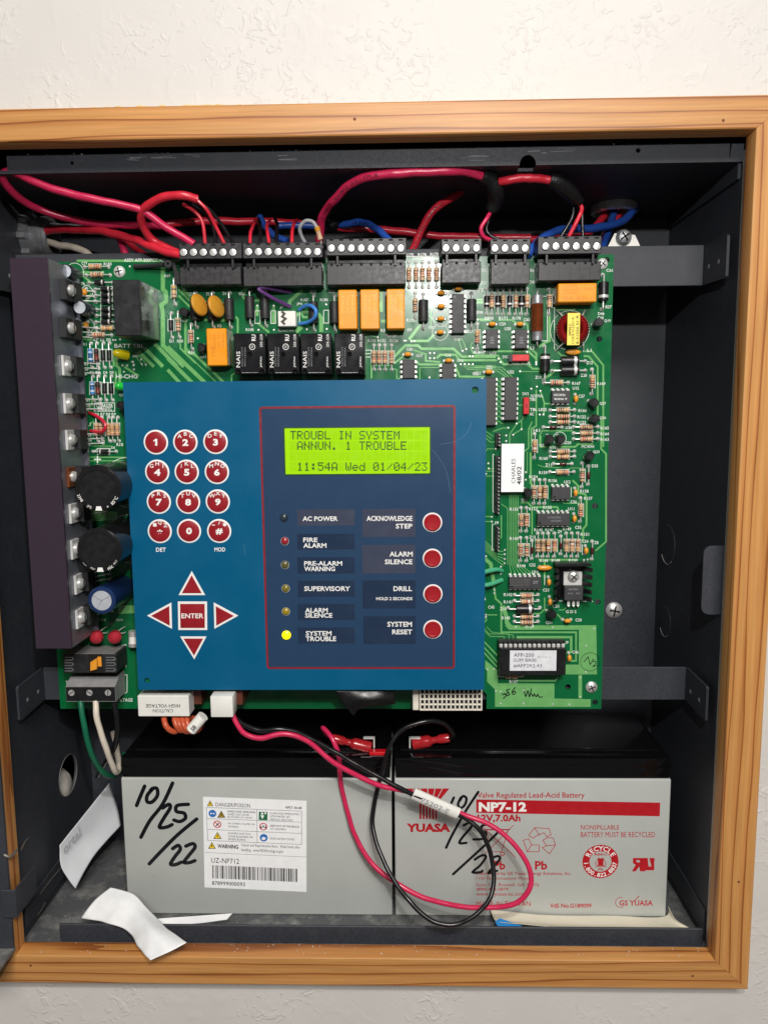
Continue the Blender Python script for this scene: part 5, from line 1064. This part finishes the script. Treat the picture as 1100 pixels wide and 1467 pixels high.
# fan logo
for i in range(6):
    a0 = 80+i*27.2; a1 = a0+24.0; m0 = 124+i*14; m1 = m0+9; w0 = 130+i*11.5
    t.poly([P(*Zp(BZ,*q),Yq) for q in ((a0,128),(a1,128),(m1+ (2.5-i)*2,178),(m0+(2.5-i)*2,178))], M_REDP); t.poly([P(*Zp(BZ,*q),Yq) for q in ((m0+(2.5-i)*2,178),(m1+(2.5-i)*2,178),(w0+7,205),(w0+7,240),(w0,240),(w0,205))], M_REDP)
def rl(pts, w_=1.0, cl=False): t.ribbon([P(*Zp(BZ,*q),Yq) for q in pts], w_*(YL+CAMD)/1085*MM, M_REDP, closed=cl)
rl([(355,265),(482,380)]); rl([(475,262),(360,378)]); rl([(375,280),(390,360),(430,360),(455,280),(375,280)]); rl([(370,278),(462,278)]); 
c = P(*Zp(BZ,434,368),Yq); t.ring(c, .0008, .0013, M_REDP, 16)
for pts in ([(530,300),(552,272),(605,275),(612,298),(596,305),(586,290),(560,300),(548,310)],[(620,310),(628,335),(606,368),(580,345),(595,338),(582,318),(600,308)],[(568,335),(568,360),(525,360),(510,318),(530,312),(540,335)]): rl(pts, 1.0, True)
rl([(552,272),(570,300)]); rl([(628,335),(595,338)]); rl([(525,360),(540,335)])
c = P(*Zp(BZ,793,396),Yq); t.ring(c, .0061, .0100, M_REDP, 48)
def arc_text(s, cpx, R_, a0, a1, h, flip, m, Y):
    c_ = P(*cpx, Y)
    for i, ch in enumerate(s):
        a = math.radians(a0+(a1-a0)*i/max(1,len(s)-1)); vs, fs = glyphs(ch, .02)
        if not vs: continue
        mw = (min(v[0] for v in vs)+max(v[0] for v in vs))/2; out = []
        for v in vs:
            x = (v[0]-mw)*h; y = (v[1]-.36)*h
            if flip: rad = R_-y; ang = a+x/R_
            else: rad = R_+y; ang = a-x/R_
            out.append(c_+Vector((rad*math.cos(ang), 0, rad*math.sin(ang)))*1.0)
        t.add(out, fs, m)
arc_text('RECYCLE', Zp(BZ,793,396), .0080, 148, 32, .0040, False, M_WPRINT, YL-.06); arc_text('1.800.822.8837', Zp(BZ,793,396), .0080, 188, 352, .0034, True, M_WPRINT, YL-.06)
rz('RBRC',772,366,818,374,.02); rz('Pb',785,420,803,429,.02); t.poly([P(*Zp(BZ,*q),Yq) for q in ((784,384),(804,384),(804,412),(784,412))], M_REDP)
for dx in (-14,14): rl([(794+dx*.5,380),(794+dx*1.4,405),(794+dx*.7,414)], .9)
rl([(775,414),(815,414)],.9)
# component mark (mirrored R joined to U)
for pts in ([(912,383),(950,383),(958,432),(938,432),(935,414),(922,432),(908,432),(922,408),(912,402)],[(946,383),(966,383),(969,414),(980,414),(972,383),(990,383),(990,428),(958,428),(952,415)]): t.poly([P(*Zp(BZ,*q),Yq-.0-(.02 if pts[0][0] > 930 else 0)) for q in pts], M_REDP)
t.poly([P(*Zp(BZ,*q),Yq-.05) for q in ((924,391),(936,391),(938,399),(926,399))], M_GREY)
c = P(*Zp(BZ,988,389),Yq); t.ring(c, .0006, .0008, M_REDP, 14)
c = P(*Zp(BZ,868,546),Yq); t.ring(c, .0029, .0032, M_REDP, 24, math.radians(75), math.radians(300)); rl([(918,540),(935,522)], 1.2)
t.build('case_print', br, smooth=0)
# terminals
for par, c, sgn, nm in ((bl,P(536,1073,YBt+10),1,'terminal'), (br,P(587,1066,YBt+10),-1,'terminal')):
    b = MB(); zb2 = -185.6; x = c.x/MM; b.box(V(x-.4,YBt+9,zb2), V(x+.4,YBt+11.5,zb2+6), M_TIN, .0001); b.box(V(min(x,x+6*-sgn),YBt+9,zb2+5.3), V(max(x,x+6*-sgn),YBt+11.5,zb2+6), M_TIN, .0001); b.build(nm, par)
b = MB(); p = P(529,1082,YBt+4); q = P(553,1074,YBt+4); b.box((p.x,(YBt+3.5)*MM,-.1875), (q.x,(YBt+8)*MM,-.1855), mat('terminal_red',(196,20,34),.3), .0003); b.build('red_terminal_mark', bl)

# ------------------------------------------------------------------ cables and wires
WG = 'cables and wires in the cabinet'
def wire(label, pts, r, m, name='wire', cat='wire', n=12, sub=7, pr=None):
    global WI
    WI += 1; rg = random.Random(WI); ph = [rg.uniform(0,6.3) for _ in range(9)]; q = spline([P(*p) for p in pts], sub); acc = 0; out = []
    for i, p in enumerate(q):
        if i: acc += (p-q[i-1]).length
        e = min(1, i/4, (len(q)-1-i)/4); u = acc/MM
        out.append(p+Vector([.00012*r*e*(math.sin(u*.11+ph[k])+.7*math.sin(u*.23+ph[k+3])+.45*math.sin(u*.51+ph[k+6])) for k in range(3)]))
    b = MB(); b.tube(out, r*MM, m, n, 1, rs=lambda t: 1+.03*math.sin(t*37+ph[0])); o = b.build(name, smooth=60); tag(o, label, cat, WG)
    if pr:
        b = MB(); i0, i1, s_ = pr; seg = out[int(i0*len(out)):int(i1*len(out))]; L = [0]
        for i in range(1, len(seg)): L.append(L[-1]+(seg[i]-seg[i-1]).length)
        vs, fs = glyphs(s_, .01); wv = max(v[0] for v in vs); res = []
        camp = Vector((0,-CAMD*MM,0))
        for v in vs:
            t = v[0]/wv*L[-1]; k = 0
            while k < len(seg)-2 and L[k+1] < t: k += 1
            f = (t-L[k])/max(1e-9, L[k+1]-L[k]); c = seg[k].lerp(seg[k+1], f); d = (seg[k+1]-seg[k]).normalized()
            vw = (camp-c).normalized(); sd = d.cross(vw).normalized(); sd = -sd if sd.z < 0 or (abs(sd.z) < .3 and sd.x > 0) else sd; fw = sd.cross(d); fw = fw if fw.dot(vw) > 0 else -fw
            h = (v[1]-.36)*1.0*r*MM; a = h/(r*MM); res.append(c+(sd*math.sin(a)+fw*math.cos(a))*(r*MM*1.045))
        b.add(res, fs, M_INK); b.build('printed_text', o, smooth=0)
    return o
WI = 0
cab_ = lambda *a, **k: wire(*a, name='cable', cat='cable', **k)
cab_('thick pink cable looping round the left end of the top flange', [(236,323,30),(160,322,34),(110,315,34),(60,300,28),(28,285,18),(8,262,8),(6,248,4),(22,247,3),(50,260,4),(110,280,6),(165,291,9),(205,302,12),(240,326,16),(278,350,17)], 1.9, M_W_PINK)
cab_('red cable from the conduit locknut to the left end of the first terminal block', [(58,332,52),(80,329,46),(115,328,40),(150,331,34),(190,343,28),(225,356,22),(262,366,19)], 2.1, M_W_RED)
o = cab_('red jacketed cable curling over in a hook above the first terminal block', [(262,366,22),(222,345,24),(205,322,18),(205,303,12),(217,289,8),(240,281,6),(262,281,6),(283,285,8)], 2.05, M_W_RED)
for (m, pts) in ((M_W_RED,[(281,285,8),(296,300,10),(308,322,14),(322,350,17)]),(M_W_BLACK,[(281,288,9),(300,300,12),(318,322,15),(336,351,18)]),(M_W_RED,[(262,292,14),(278,302,14),(290,318,15),(294,350,17)]),(M_W_BLACK,[(276,292,16),(296,308,16),(306,325,16),(309,350,18)])):
    b = MB(); b.tube([P(*p) for p in pts], .0009, m, 10, 6); b.build('conductor', o)
cab_('cream cable leaving the conduit locknut below the red cable', [(62,345,56),(85,350,52),(110,355,48),(130,366,44),(145,385,42)], 1.9, M_W_WHITE)
cab_('grey cable lying behind the red cable at the conduit locknut', [(66,322,60),(90,325,58),(120,326,55),(150,330,52)], 1.8, M_W_GREY)
cab_('pink cable dropping behind the top board edge beside the cream plug', [(158,322,40),(168,335,40),(176,352,38),(184,378,36)], 1.9, M_W_PINK)
cab_('dark red cable running down behind the top board edge under the hook', [(176,340,46),(190,352,44),(210,366,42),(230,380,40)], 1.7, M_W_RED)
cab_('long red cable lying along the back above the terminal blocks', [(236,321,36),(300,316,44),(370,317,52),(440,321,56),(500,326,58),(560,330,58),(620,336,58),(690,340,58),(760,340,56)], 2.0, M_W_RED)
for i, (x, xe) in enumerate(((367,358),(387,386),(425,418))): wire(('first','second','third')[i]+' thin red wire dropping into the long eight screw terminal block', [(x,313+i,40),(x-4,322,30),((x+xe)/2-3,334,22),(xe,352,18)], .9, M_W_RED)
for i, (x, xe) in enumerate(((372,372),(396,396))): wire(('thin black wire entering the terminal block beside the first red wire','thin black wire entering the terminal block beside the second red wire')[i], [(x-2,313,42),(x+1,322,32),(xe+1,336,22),(xe,352,18)], .9, M_W_BLACK)
cab_('blue cable curving behind the second terminal block', [(372,310,46),(378,322,44),(392,336,42),(412,345,40)], 1.8, M_W_BLUE)
cab_('blue cable stretch between the black wires and the grey loop', [(398,323,52),(425,322,54),(455,323,56),(478,322,57)], 1.8, M_W_BLUE)
cab_('blue cable with black print arching into the bright terminal block', [(478,322,57),(500,320,52),(520,318,46),(538,326,36),(556,345,24),(566,356,20)], 1.9, M_W_BLUE, pr=(.25,.65,'18 AWG 2C'))
b = MB(); b.tube([P(462,318,48), P(470,314,46), P(476,322,46), P(472,330,48)], .0035, M_TAPE, 12, 5, rs=lambda t: .6+.5*math.sin(3.14*t)); tag(b.build('splice'), 'lump of black tape around a cable splice behind the grey loop', 'splice')
o = wire('grey wire loop ending in a striped resistor at the end of the second terminal block', [(440,352,18),(432,338,16),(430,326,14),(438,317,13),(448,318,13),(454,326,13)], .95, M_W_GREY)
p0, p1 = P(453.5,324,13), P(459.5,344,15); b = MB(); L_ = (p1-p0).length
b.lathe(p0, p1-p0, [(0,.0009),(.0003,.0014),(L_*.3,.0014),(L_*.31,.0012),(L_*.42,.0012),(L_*.43,.0012),(L_*.52,.0012),(L_*.53,.0012),(L_*.62,.0012),(L_*.9,.0014),(L_,.0006)], [M_DISC,M_DISC,M_DISC,M_TAN,BANDS['r'],M_TAN,BANDS['r'],M_TAN,M_TAN,M_TAN], 14); b.tube([p1, P(462,354,17)], .0004, M_TIN, 6, 1); b.build('resistor', o)
o = cab_('pink cable rising from behind the blocks and running under the top flange to black tape', [(456,352,36),(459,325,30),(464,305,24),(478,286,16),(502,264,8),(530,253,4),(560,249,3),(610,245,3),(655,244,4),(690,252,8)], 2.1, M_W_PINK, pr=(.2,.62,'E104619 18AWG (UL) FPLR'))
b = MB(); b.tube([P(*q) for q in ((689,251,8),(702,258,11),(710,272,14),(709,288,18),(703,302,20))], .0042, M_TAPE, 14, 6, rs=lambda t: .62+.42*math.sin(2.6*t+.3)); tag(b.build('tape_wrap'), 'black tape wrapped where the pink cable splits above the four screw blocks', 'tape')
cab_('short red cable between the two black tape wraps', [(708,262,12),(728,258,9),(750,254,8),(770,254,8),(788,258,9)], 2.0, M_W_RED)
b = MB(); b.tube([P(*q) for q in ((786,257,9),(800,262,11),(815,274,14),(830,290,18))], .0038, M_TAPE, 14, 6, rs=lambda t: .62+.45*math.sin(2.7*t+.3)); tag(b.build('tape_wrap'), 'black tape wrapped round the red cable above the six screw block on the right', 'tape')
wire('thin red wire from the right tape wrap into the six screw block', [(829,288,18),(833,298,17),(828,312,16),(816,336,17),(812,348,18)], 1.05, M_W_RED); wire('thin black wire hanging straight from the right tape wrap', [(828,290,19),(833,305,19),(834,325,18),(835,346,18)], .95, M_W_BLACK); wire('thin black wire curving down left of the right red wire', [(822,290,20),(820,308,20),(812,325,19),(800,344,18)], .95, M_W_BLACK)
wire('thin pink wire from the left tape wrap curving into the four screw block', [(706,299,20),(697,312,18),(689,326,17),(692,338,18),(704,345,20),(716,350,20)], 1.05, M_W_PINK); wire('thin black wire from the left tape wrap beside the pink one', [(704,300,22),(700,315,22),(697,330,22),(706,340,22),(726,346,22)], .9, M_W_BLACK)
cab_('red cable with print standing up right of the bright terminal block', [(588,362,40),(600,338,38),(614,312,36),(630,293,36),(652,280,40),(676,258,50),(690,246,60)], 2.0, M_W_RED, pr=(.05,.55,'(UL) FPL 16AWG'))
cab_('blue cable sweeping left from the round bushing to the six screw block', [(914,285,74),(908,300,66),(888,317,56),(855,326,48),(815,328,42),(785,335,36),(764,352,30),(756,366,26)], 2.1, M_W_BLUE); cab_('blue cable dropping from the round bushing behind the right board corner', [(884,288,74),(880,305,70),(872,328,60),(864,352,50),(860,375,46)], 2.0, M_W_BLUE)
cab_('red cable leaving the round bushing behind the blue cables', [(872,292,76),(862,312,70),(840,335,64),(810,342,60),(770,342,58),(700,341,58)], 2.0, M_W_RED); cab_('short red cable between the two blue cables in the bushing', [(896,290,78),(888,306,72),(872,330,66),(856,350,62)], 1.8, M_W_RED)

# battery leads
YC = 10
pl = MB(); a = P(302,1028,-1); c = P(333,998,-1); pl.box((a.x,-.001,a.z), (c.x,.009,c.z), M_WHITEP, .0005, 2); pl.box((a.x+.002,.009,a.z+.003), (c.x+.003,.0278,c.z+.003), mat('socket_brown',(90,44,30),.5)); plug = pl.build('battery_plug'); tag(plug, 'square white plug under the blue panel with pink and black leads', 'plug')
pk = wire('pink lead looping from the white plug across the batteries to the left red terminal sleeve', [(332,1020,6),(340,1038,2),(352,1052,-1),(375,1058,-2),(408,1051,-1),(440,1062,0),(480,1094,0),(535,1122,2),(590,1137,4),(655,1164,6),(700,1181,4),(738,1212,0),(760,1250,-4),(756,1278,-6),(730,1297,-6),(690,1301,-4),(640,1296,0),(585,1276,6),(535,1240,12),(508,1195,17),(494,1150,19),(487,1115,19),(486,1085,17),(478,1062,18),(468,1048,22),(462,1043,26),(468,1052,31),(480,1058,33)], 1.35, M_W_PINK)
wire('black lead looping from the white plug across the batteries to the right red terminal sleeve', [(334,1026,8),(348,1038,4),(372,1046,2),(402,1045,2),(432,1052,4),(480,1078,4),(530,1106,3),(592,1139,2),(655,1167,5),(684,1186,4),(700,1214,2),(707,1250,-2),(702,1285,-8),(680,1312,-12),(648,1325,-13),(615,1318,-12),(585,1290,-8),(560,1255,0),(542,1215,8),(534,1180,14),(537,1145,17),(546,1110,17),(556,1075,17),(572,1050,19),(596,1037,20),(622,1033,22),(640,1040,26),(649,1052,29),(645,1058,31)], 1.25, M_W_BLACK)
# marker sleeve on the leads
p0 = P(591,1137,3); p1 = P(656,1166,5.5); d = (p1-p0).normalized(); nrm = Vector((0,-1,0)); sd = d.cross(nrm).normalized(); b = MB(); rings = []
for q in (p0, p1): rings.append([q+sd*(.0033*math.cos(f))+nrm*(.0022*math.sin(f)) for f in [2*math.pi*j/16 for j in range(16)]])
b.loft(rings, M_WHITEP); o = b.build('cable_marker', smooth=60); tag(o, 'white printed marker sleeve around the pink and black leads', 'marker sleeve')
b = MB(); vs, fs = glyphs('75202-E', .01); wv = max(v[0] for v in vs); L_ = (p1-p0).length; up = -sd if sd.z < 0 else sd
b.add([p0+d*(L_*.18+v[0]/wv*L_*.62)+up*((v[1]-.35)*.0034)+nrm*.00235 for v in vs], fs, MATS['pale_ink']); b.build('printed_text', o, smooth=0)
# red sleeves of the battery terminals
for lab, q0, q1, y in (('red nylon terminal sleeve on the left battery beside its red terminal',(476,1058),(531,1072),33),('red nylon terminal sleeve on the right battery',(644,1057),(591,1066),33)):
    p0 = P(*q0,y); p1 = P(*q1,y); L_ = (p1-p0).length; b = MB(); b.lathe(p0, p1-p0, [(0,.0024),(L_*.05,.0026),(L_*.27,.0026),(L_*.34,.0019),(L_*.46,.0019),(L_*.56,.0034),(L_*.95,.0036),(L_,.0034)], M_SPADE, 18); o = b.build('terminal_sleeve'); tag(o, lab, 'terminal sleeve')
    b = MB(); b.lathe(p0+(p1-p0)*.04, p1-p0, [(0,.0014),(L_*.5,.0014),(L_*.55,.0022),(L_*.88,.0022)], M_COPPER, 10); b.build('crimp', o)
# mains wires bottom left
wire('green earth wire bowing down from the mains terminal', [(115,1004,14),(118,1030,12),(127,1066,14),(138,1094,20),(150,1109,26),(162,1112,34),(174,1104,46),(178,1080,60)], 1.55, M_W_GREEN)
wire('cream neutral wire looping down from the mains terminal', [(137,1004,14),(140,1030,12),(150,1068,14),(161,1098,20),(167,1106,26),(171,1096,34),(168,1075,46),(162,1050,60)], 1.6, M_W_WHITE)
wire('black live wire crossing behind the cream wire', [(163,1004,16),(168,1030,16),(168,1058,18),(158,1082,24),(148,1098,36),(140,1112,52)], 1.5, M_W_BLACK)
# brown leads folded under the high voltage plug
for i, (x0, x1) in enumerate(((232,245),(246,254),(252,262),(258,268),(264,274))):
    wire(('first','second','third','fourth','fifth')[i]+' rust orange lead folded back under the high voltage plug', [(x0+4,1022,12),(x0+4,1034,8),(x0+8,1043,7),(x1+6,1048,9),(x1+14,1040,14),(x1+14,1028,20)], 1.5, M_W_ORNG)
b = MB(); rings = []
p0 = P(274,1046,6); p1 = P(291,1026,8); d = (p1-p0).normalized(); sd = d.cross(nrm).normalized()
for q in (p0, p1): rings.append([q+sd*(.0030*math.cos(f))+nrm*(.0030*math.sin(f)) for f in [2*math.pi*j/16 for j in range(16)]])
b.loft(rings, M_WHITEP); o = b.build('wire_tag', smooth=60); tag(o, 'rolled white tag with black print on the rust orange leads', 'tag'); b = MB(); 
vs, fs = glyphs('S8', .02); b.add([p0+d*(.0015+v[0]*.0030)+sd*((v[1]-.35)*-.0030)+nrm*.00325 for v in vs], fs, M_INK); b.build('printed_text', o, smooth=0)

# ------------------------------------------------------------------ loose paper
from mathutils import noise
def sheet(name, label, cat, rows, m, th=.00012, sub=8, crum=.0009):
    """rows: grid of control points, splined both ways into a thin bent sheet"""
    rows = [spline([P(*p) for p in r], sub) for r in rows]; cols = list(zip(*rows)); cols = [spline(list(c), sub) for c in cols]
    nu, nv = len(cols), len(cols[0]); vs = [p+Vector((0,-1,.3))*crum*(noise.noise(p*55)+.5*noise.noise(p*140)+1.2*(abs(noise.noise(p*28))-.2)) for c in cols for p in c]; b = MB()
    b.add(vs, [(i*nv+j, i*nv+j+1, (i+1)*nv+j+1, (i+1)*nv+j) for i in range(nu-1) for j in range(nv-1)], m)
    o = b.build(name, smooth=60); so = o.modifiers.new('thickness', 'SOLIDIFY'); so.thickness = th; so.offset = 0; tag(o, label, cat); return o
sheet('paper_scrap', 'bent white paper scrap hanging over the sill flange and lower rail', 'paper', [[(116,1316,4),(136,1290,8),(158,1272,13)],[(150,1322,-1),(172,1296,3),(190,1282,9)],[(182,1334,-7),(198,1314,-4),(216,1308,2)],[(199,1357,-17),(222,1338,-17),(243,1333,-10)],[(215,1377,-27),(243,1364,-25),(268,1350,-20)]], M_PAPER, crum=.0015)
sheet('paper_strip', 'narrow white paper strip lying in front of the left battery', 'paper', [[(222,1317,6),(280,1313,5),(333,1309,3)],[(222,1326,4),(280,1324,4),(325,1318,2)]], M_PAPER, crum=.0003)
sheet('backing_paper', 'pale release paper leaning between the left battery and the cabinet side', 'paper', [[(85,1212,38),(120,1168,55),(157,1122,78)],[(88,1243,36),(122,1203,52),(168,1158,76)],[(108,1274,35),(135,1226,50),(173,1183,72)]], M_BACKING)
sheet('cream_sheet', 'cream paper sheet under the right battery, curling up at the cabinet side', 'paper', [[(702,1303,20.5),(780,1311,21.2),(870,1312,21.5),(948,1314,21.5),(957,1298,26)],[(708,1318,12),(790,1324,12),(880,1326,12),(962,1326,12),(968,1318,14)],[(716,1322,5),(800,1329,3.5),(890,1331,3.5),(985,1335,3),(990,1331,5)]], M_CREAM, crum=.0003)
b = MB(); b.prism([P(709,1321,6), P(716,1316,9), P(748,1327,5), P(714,1329,3)], V(0,0,-.15), mat('blue_print',(30,130,200),.5)); tag(b.build('blue_scrap', smooth=0), 'small blue paper scrap tucked under the cream sheet', 'paper')
# black film hanging under the panel
sheet('plastic_film', 'torn black plastic film hanging below the blue panel', 'film', [[(480,990,6),(520,990,7),(565,990,8)],[(492,1008,6),(525,1004,5),(566,1002,8)],[(506,1026,7),(520,1014,7),(566,1009,9)]], mat('black_film',(13,13,14),.4,bump=.3))
# half a word printed on the release paper
bp_ = bpy.data.objects['backing_paper']; b = MB(); vs, fs = glyphs('ortal', 0); wv = max(v[0] for v in vs)
g00, g01, g10, g11 = (88,1207,36), (112,1178,49), (92,1225,35), (116,1197,47)
def bil(u, v): return [(g00[i]*(1-u)+g01[i]*u)*(1-v)+(g10[i]*(1-u)+g11[i]*u)*v for i in range(3)]
b.add([P(*bil(v[0]/wv, .95-v[1]*.9)) for v in vs], fs, MATS['pale_ink']); b.build('printed_word', bp_, smooth=0)
# caulk along the top of the frame, plaster crumbs on the flange and the sill
b = MB(); rg = random.Random(11); b.tube([P(x, 157.5-x*.02+rg.uniform(-1.2,.8), YWALL-1.0) for x in range(128, 350, 7)], .00055, mat('old_caulk',(214,190,130),.7), 6, 2, rs=lambda t: .35+abs(math.sin(t*23)*.6+math.sin(t*61)*.4)); b.build('caulk_bead', frame)
def crumbs(name, par, pts, size, m, seed):
    b = MB(); rg = random.Random(seed)
    for p in pts:
        r = size*rg.uniform(.3,1)*MM; ax = Vector((rg.uniform(-1,1), rg.uniform(-1,1), rg.uniform(-1,1)))
        b.lathe(p, ax, [(0,r*.3),(r*.5,r*rg.uniform(.6,1)),(r*1.1,r*.3)], m, 5)
    o = b.build(name, par, smooth=0); o['kind'] = 'stuff'; return o
M_CRUMB = mat('plaster_crumb', (196,192,184), .8); rg = random.Random(4)
crumbs('plaster_crumbs', cab, [V(rg.choice((rg.uniform(-180,-60), rg.uniform(-60,-10), rg.uniform(-180,150))), rg.uniform(0,1.2), 125.8) for _ in range(46)], .7, M_CRUMB, 2)
crumbs('plaster_crumbs', frame, [V(rg.uniform(-200,158), rg.uniform(-14,-6.5), ZB1+.05) for _ in range(70)], .55, M_CRUMB, 5)
crumbs('floor_dust', cab, [V(rg.uniform(-200,155), rg.uniform(4,20), ZB+.1) for _ in range(60)], .4, M_CRUMB, 8)
# specks and scratches on the blue panel
crumbs('dust_specks', panel, [V(rg.uniform(px0+3,px1-3), YK-.05, rg.uniform(pz0+3,pz1-3)) for _ in range(34)], .16, mat('dust_pale',(150,165,180),.8), 6)
b = MB(); scm = mat('film_scratch', (92,128,164), .5)
b.ribbon(spline([P(*Zp(K2,*q),YK-.13) for q in ((850,240),(910,230),(955,205),(982,170),(990,140))], 5), .00010, scm); b.ribbon(spline([P(*Zp(K2,*q),YK-.13) for q in ((815,265),(850,310),(880,370),(897,460))], 5), .00010, scm)
b.ribbon([P(*Zp(K,548,765),YK-.06), P(*Zp(K,553,812),YK-.06)], .00012, scm); b.build('scratch', panel, smooth=0)
# scuffs left on the flange
b = MB()
for x0, x1, y in ((-125,-98,124.2),(-132,-128,123.2),(-60,-52,122.5),(28,36,121.0),(60,75,123.6)):
    for k in range(5): zz = y+rg.uniform(-1.2,1.0); xa = rg.uniform(x0,x1); b.ribbon([V(xa,-.06-.004*k,zz), V(xa+rg.uniform(2,9),-.06-.004*k,zz+rg.uniform(-.4,.4))], rg.uniform(.0001,.0005), mat('flange_scuff',(118,120,124),.7))
o = b.build('scuff', cab, smooth=0); o['kind'] = 'stuff'
# character cells of the display
b = MB()
for row in range(4):
    for col in range(20):
        zx = 173.5+col*31.1; zy = 178+row*47.2; a = P(*Zp(K2,zx,zy+41),YK-.245); c = P(*Zp(K2,zx+28,zy),YK-.245); b.add([a,(c.x,a.y,a.z),c,(a.x,a.y,c.z)], [(0,1,2,3)], mat('lcd_cell',(143,198,10),.22,var=.02,emit=.22))
b.build('character_cells', scr, smooth=0)
